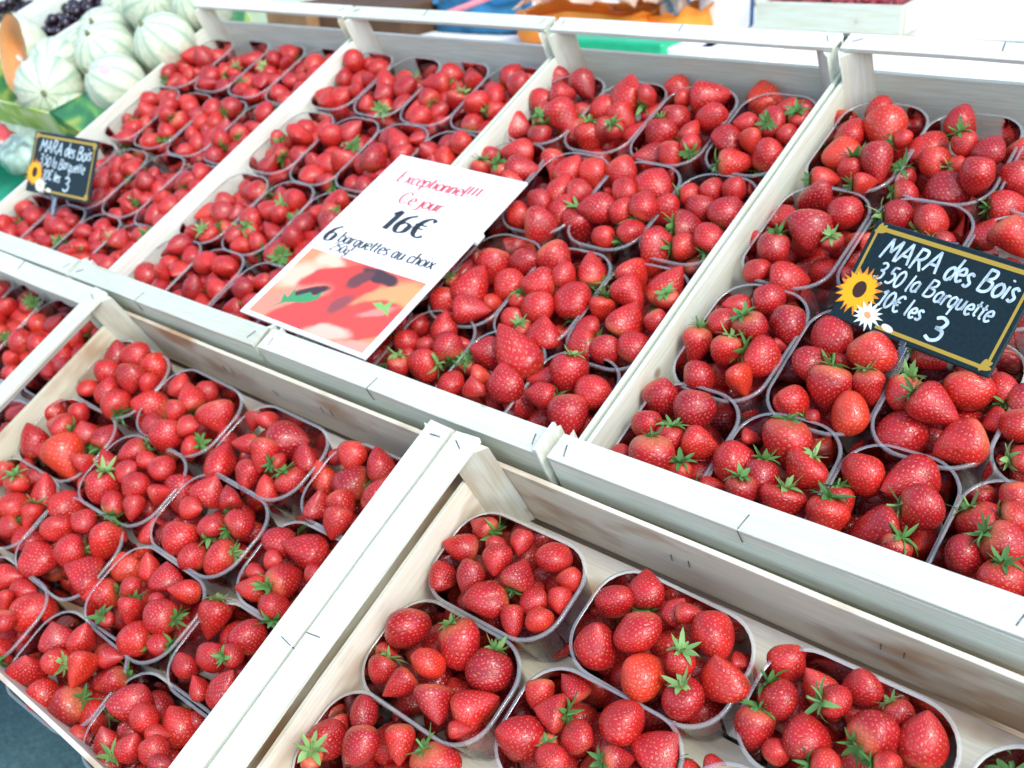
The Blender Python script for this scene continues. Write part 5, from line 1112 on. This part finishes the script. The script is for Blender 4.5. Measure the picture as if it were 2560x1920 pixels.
def tray(x0, x1, y0, y1, z, h, mat, name, label, cat, group=None, rot=0.0, t=.7):
    o = link(name, None, None); o.matrix_basis = M_T @ Matrix.Translation(((x0+x1)/2, (y0+y1)/2, z)) @ Matrix.Rotation(rot, 4, 'Z'); tag(o, label, cat, group)
    hx, hy = (x1-x0)/2, (y1-y0)/2
    for s in (-1, 1):
        a, b = sorted((s*hx, s*(hx-t))); link('side', box_mesh('side', a, b, -hy, hy, 0, h, c=.08), o, mat)
        a, b = sorted((s*hy, s*(hy-t))); link('end', box_mesh('end', -hx+t+.02, hx-t-.02, a, b, 0, h-.1, c=.08), o, mat)
    link('floor', box_mesh('floor', -hx+t+.02, hx-t-.02, -hy+t+.02, hy-t-.02, 0, .4, c=.05), o, mat)
    return o
tray_mat = simple('pale tray card', (.72, .78, .68), .6, .3, .05, .4)
cherry_mat = simple('black cherry skin', (.018, .006, .014), .12, .6, .3, .6)
def ball(n=12, m=8):
    V_, F = [], []
    for j in range(m+1):
        a = math.pi*j/m
        for i in range(n):
            b = 2*math.pi*i/n; V_.append((math.sin(a)*math.cos(b), math.sin(a)*math.sin(b), math.cos(a)*(1-.12*math.exp(-(a/.35)**2))))
    for j in range(m):
        for i in range(n): F.append((j*n+i, (j+1)*n+i, (j+1)*n+(i+1) % n, j*n+(i+1) % n))
    return np.array(V_), np.array(F)
BV, BF = ball()
CHERRY = np_mesh('cherry', BV, BF, None, None, (cherry_mat,))
tray(-99, -78.8, 45, 78, -9, 9.0, tray_mat, 'cherry_tray', 'pale tray of black cherries right behind the melons', 'tray', 'pale cherry trays', rot=-.33)
tray(-128, -106.5, 45, 80, -9, 9.0, tray_mat, 'cherry_tray', 'pale cherry tray cut by the top left corner of the picture', 'tray', 'pale cherry trays', rot=-.33)
rc = random.Random(5)
TENS = ['', '', 'twenty', 'thirty', 'forty', 'fifty', 'sixty', 'seventy', 'eighty', 'ninety', 'hundred']
def ordinal(k):
    names = ORD+['nineteenth']
    if k < 19: return names[k]
    n_ = k+1
    return (TENS[n_//10]+('th' if n_ % 10 == 0 else '-'+names[n_ % 10-1])).replace('tyth', 'tieth')
for tx_, cnt, where in ((-89, 120, 'tray behind the melons'), (-117.5, 50, 'tray in the picture corner')):
    spots = []
    for i in range(cnt*6):
        a, b = rc.uniform(-8.3, 8.3), rc.uniform(-14.8, 13.5)
        ca, sa = math.cos(-.33), math.sin(-.33)
        x, y = tx_+a*ca-b*sa, 61.5+a*sa+b*ca
        z = -3.8+rc.uniform(0, 3.6)*(1-abs(a)/16)
        if any((x-p[0])**2+(y-p[1])**2+(z-p[2])**2 < 4.6 for p in spots) or len(spots) >= cnt: continue
        u, v, _ = project(M_T @ Vector((x, y, z)))
        if -10 < u < 1030 and -12 < v < 778: spots.append((x, y, z, u))
    spots.sort(key=lambda p: p[3])
    for i, (x, y, z, u) in enumerate(spots):
        ch = link('cherry', CHERRY, None, None, M_T @ Matrix.Translation((x, y, z)) @ Matrix.Rotation(rc.uniform(0, 3), 4, 'X') @ Matrix.Scale(rc.uniform(1.15, 1.4), 4))
        tag(ch, 'shiny black cherry, %s from left in the pale %s' % (ordinal(i), where), 'cherry', 'black cherries in the '+where)

green_pl = simple('green crate plastic', (.012, .33, .16), .4, .5, .08, 1.0)
gc = tray(-84, -42.6, -6, 23.6, -9, 6.6, green_pl, 'green_crate', 'green plastic crate at the left edge below the melon box', 'crate', t=1.2)
def wrapped(x, y, z, sx, sy, rot, lab, mat):
    V_, F = [], []; r = random.Random(int(x*10)); n = 14
    for j in range(8):
        a = math.pi*j/7
        for i in range(n):
            b = 2*math.pi*i/n; k = 1+r.uniform(-.1, .1)
            V_.append((sx*k*math.sin(a)**.6*math.cos(b), sy*k*math.sin(a)**.6*math.sin(b), 2.6*math.cos(a)*k))
    for j in range(7):
        for i in range(n): F.append([j*n+i, (j+1)*n+i, (j+1)*n+(i+1) % n, j*n+(i+1) % n])
    o = link('wrapped_fruit', pymesh('wrapped_fruit', V_, F, True), None, mat, M_T @ Matrix.Translation((x, y, z)) @ Matrix.Rotation(rot, 4, 'Z'))
    tag(o, lab, 'fruit pack', 'wrapped fruit packs'); return o
wrapped(-64, 21.5, -.8, 6.5, 4.0, .2, 'red fruit pack under film in the green crate, at the picture edge', simple('red under film', (.45, .05, .05), .2, .6, .4, .5))
wrapped(-51.5, 21.0, -1.2, 5.5, 3.6, -.3, 'whitish filmed fruit pack in the green crate beside the chalkboard', simple('crinkled film', (.30, .42, .33), .3, .5, .6, .5))

# ------------------------------------------------------------------ behind the stall: sunlit table and goods
def wbox(name, mw, dims, mat, parent=None, c=.4):
    return link(name, box_mesh(name, -dims[0]/2, dims[0]/2, -dims[1]/2, dims[1]/2, 0, dims[2], c=c), parent, mat, mw)
def at(u, v, depth):
    """world point seen at a place of the 2560 x 1920 picture, so many cm away"""
    d = Vector(((u-1280)/2580.63, (v-960)/2580.63, 1.0))*depth
    return M_T @ (CAM_T+CAM_R.transposed() @ d)
cloth = simple('white table cloth', (.80, .79, .74), .8, .2, .04, 6, .2)
rt = link('rear_table', None, None); tag(rt, 'long white-clothed table behind the upper crates', 'table')
cv_, cf_ = [], []
for j in range(13):
    for i in range(41):
        x = -1.6+3.6*i/40; y = .86+1.7*j/12
        cv_.append((x, y, .90+.006*math.sin(x*9+y*5)+.004*math.sin(y*17)))
for j in range(12):
    for i in range(40): cf_.append([j*41+i, j*41+i+1, (j+1)*41+i+1, (j+1)*41+i])
link('cloth', pymesh('cloth', cv_, cf_, True), rt, cloth)
link('table_top', box_mesh('table_top', -1.58, 1.98, .88, 2.54, .84, .888, c=.004), rt, deal)
for x in (-1.5, 1.9):
    for y in (.95, 2.45): link('leg', box_mesh('leg', x-.03, x+.03, y-.03, y+.03, 0, .838, c=.004), rt, deal)
def stand_at(u, v, z=.905):
    """point on the rear table under a picture place"""
    o = CAM_M.translation; d = at(u, v, 100)-o
    return o+d*((z-o.z)/d.z)
def upright(p, rz=0.0): return Matrix.Translation(p) @ Matrix.Rotation(rz, 4, 'Z') @ Matrix.Scale(CM, 4)
orange_paper = simple('orange paper', (.78, .26, .03), .55, .3, .2, .12)
orange_pale = simple('pale peach tissue', (.85, .60, .42), .7, .2, .15, .2, trans=.3)
white_paper = simple('white paper', (.82, .82, .80), .6, .3, .05, .3)
def bag(p, w, d, h, rz, mat, label, name='paper_bag', inside=None, seed=0):
    r = random.Random(seed); V_, F = [], []
    prof = [(.0, 1.0), (.25, 1.03), (.6, .98), (.85, .95), (1.0, 1.04)]
    n = 20
    for t, k in prof:
        for i in range(n):
            a = 2*math.pi*i/n; q = .55
            x = math.copysign(abs(math.cos(a))**q, math.cos(a))*w/2*k; y = math.copysign(abs(math.sin(a))**q, math.sin(a))*d/2*k
            V_.append((x+r.uniform(-.3, .3)*t, y+r.uniform(-.3, .3)*t, h*t+(r.uniform(-1.2, 1.2) if t == 1.0 else 0)))
    m = len(prof)
    for s in range(m-1):
        for i in range(n): F.append([s*n+i, s*n+(i+1) % n, (s+1)*n+(i+1) % n, (s+1)*n+i])
    F.append(list(range(n))[::-1])
    o = link(name, None, None); o.matrix_basis = upright(p, rz); tag(o, label, 'bag', 'bags on the rear table')
    link('bag_body', pymesh('bag_body', V_, F, True), o, mat)
    if inside:
        V2, F2 = [], []
        for j in range(8):
            for i in range(14):
                x = -w*.47+w*.94*i/13; y = -d*.46+d*.92*j/7
                V2.append((x, y, h*1.05+3.2*math.exp(-(x/w*1.9)**4-(y/d*1.7)**4)+r.uniform(-1.3, 1.6)))
        for j in range(7):
            for i in range(13): F2.append([j*14+i, j*14+i+1, (j+1)*14+i+1, (j+1)*14+i])
        link('tissue', pymesh('tissue', V2, F2, True), o, inside)
    return o
bag(stand_at(1470, 95), 30, 16, 6, .1, orange_paper, 'orange paper bag stuffed with pale tissue, behind the price card crate', inside=orange_pale, seed=1)
bag(stand_at(1650, 85), 22, 14, 6, -.2, orange_paper, 'second orange paper bag with dark print, beside the patterned box', inside=orange_pale, seed=2)
o = wbox('patterned_box', upright(stand_at(1687, 95), .2), (4.5, 6, 15), card_print('blue grey pattern', (.10, .16, .20), (.30, .36, .40), (.62, .38, .22), .35)); tag(o, 'narrow blue grey patterned box between the orange bags', 'box')
blue_cloth = simple('blue cloth', (.03, .16, .30), .75, .2, .5, .18)
bag(stand_at(1215, 70), 22, 14, 7, .3, blue_cloth, 'crumpled blue cloth bag with a pink strap, behind the second crate', 'cloth_bag', seed=3)
ps = link('strap', tube_mesh('strap', [at(1112, 36, 196), at(1160, 18, 197), at(1215, -4, 198), at(1260, -22, 200)], .006, 6), None, simple('pink strap', (.70, .22, .26), .6)); tag(ps, 'pink strap slanting across the blue cloth bag', 'strap')
o = wbox('brown_box', upright(stand_at(960, 70), .1), (34, 26, 7), simple('dark brown card', (.10, .055, .03), .8, .2, .2, .2)); tag(o, 'dark brown cardboard box behind the rail of the second crate', 'box')
o = wbox('brown_box', upright(stand_at(800, 75), -.1), (18, 18, 6), simple('brown card', (.26, .15, .07), .8, .2, .2, .2)); tag(o, 'small brown cardboard box seen through the slot of the small chalkboard crate', 'box')
o = wbox('yellow_box', upright(stand_at(620, 60), .2), (12, 12, 6), simple('yellow card', (.70, .42, .03), .6, .2, .1, .2)); tag(o, 'yellow carton seen through the rail slot beside the melons', 'box')
o = wbox('green_carton', upright(stand_at(700, 66), .1), (13, 12, 6), simple('pale green card', (.50, .62, .42), .6, .2, .1, .2)); tag(o, 'pale green carton next to the yellow carton', 'box')
o = wbox('green_tray', upright(stand_at(1570, 150), .05), (24, 16, 5), simple('bright green plastic', (.01, .40, .18), .4, .5, .1, .5)); tag(o, 'bright green plastic tray seen through the slot of the price card crate', 'tray')
for u_, w_, l_ in ((1740, 9, 'white paper packet left of its twin behind the price card crate'), (1850, 12, 'wide white paper packet behind the price card crate')):
    o = wbox('paper_packet', upright(stand_at(u_, 165), .1), (w_, 10, 4), white_paper); tag(o, l_, 'packet')
o = wbox('white_carton', upright(stand_at(1810, 78), .1), (8, 8, 14), white_paper); tag(o, 'upright white carton left of the blue post', 'box')
bp = link('blue_post', tube_mesh('blue_post', [stand_at(1858, 62), stand_at(1858, 62)+Vector((0, 0, .35))], .022, 14), None, simple('blue post', (.02, .15, .38), .4, .4, .1, .2)); tag(bp, 'short blue post behind the price card crate', 'post')
# red berry tray behind
p0 = stand_at(2100, 62, .93)
rb = link('berry_tray', None, None); rb.matrix_basis = upright(p0, .05); tag(rb, 'pale wooden tray of small red berries on the rear table', 'tray')
for s in (-1, 1):
    link('long_side', box_mesh('long_side', -14, 14, s*7-.5, s*7+.5, 0, 5, c=.1), rb, wood_x)
    link('short_side', box_mesh('short_side', s*14-.5, s*14+.5, -6.4, 6.4, 0, 5, c=.1), rb, wood_y)
link('floor', box_mesh('floor', -13.4, 13.4, -6.4, 6.4, 0, .5, c=.05), rb, wood_x)
dark_red = simple('dark red berries', (.22, .012, .018), .4, .5, .4, .4)
VV, FF = [], []; base = 0; r = random.Random(8)
for i in range(320):
    k = r.uniform(.75, 1.05); c_ = np.array((r.uniform(-12.6, 12.6), r.uniform(-5.8, 5.8), 3.6+r.uniform(0, 1.6)))
    VV.append(BV*k+c_); FF.append(BF+base); base += len(BV)
so = link('berry_fill', np_mesh('berry_fill', np.concatenate(VV), np.concatenate(FF), None, None, (dark_red,)), rb); so['kind'] = 'stuff'
o = wbox('foam_box', upright(stand_at(2420, 60), .12), (52, 34, 12), white_paper, None, .8); tag(o, 'big white box on the rear table behind the large chalkboard crate', 'box')
o = wbox('khaki_box', upright(stand_at(2300, -20), .1), (40, 22, 12), simple('khaki card', (.42, .38, .22), .8, .2, .1, .2)); tag(o, 'khaki cardboard box beyond the white box', 'box')
o = wbox('peach_box', upright(stand_at(2040, -5), .05), (46, 20, 9), simple('peach card', (.75, .58, .42), .7, .2, .06, .2)); tag(o, 'peach coloured carton behind the red berry tray', 'box')
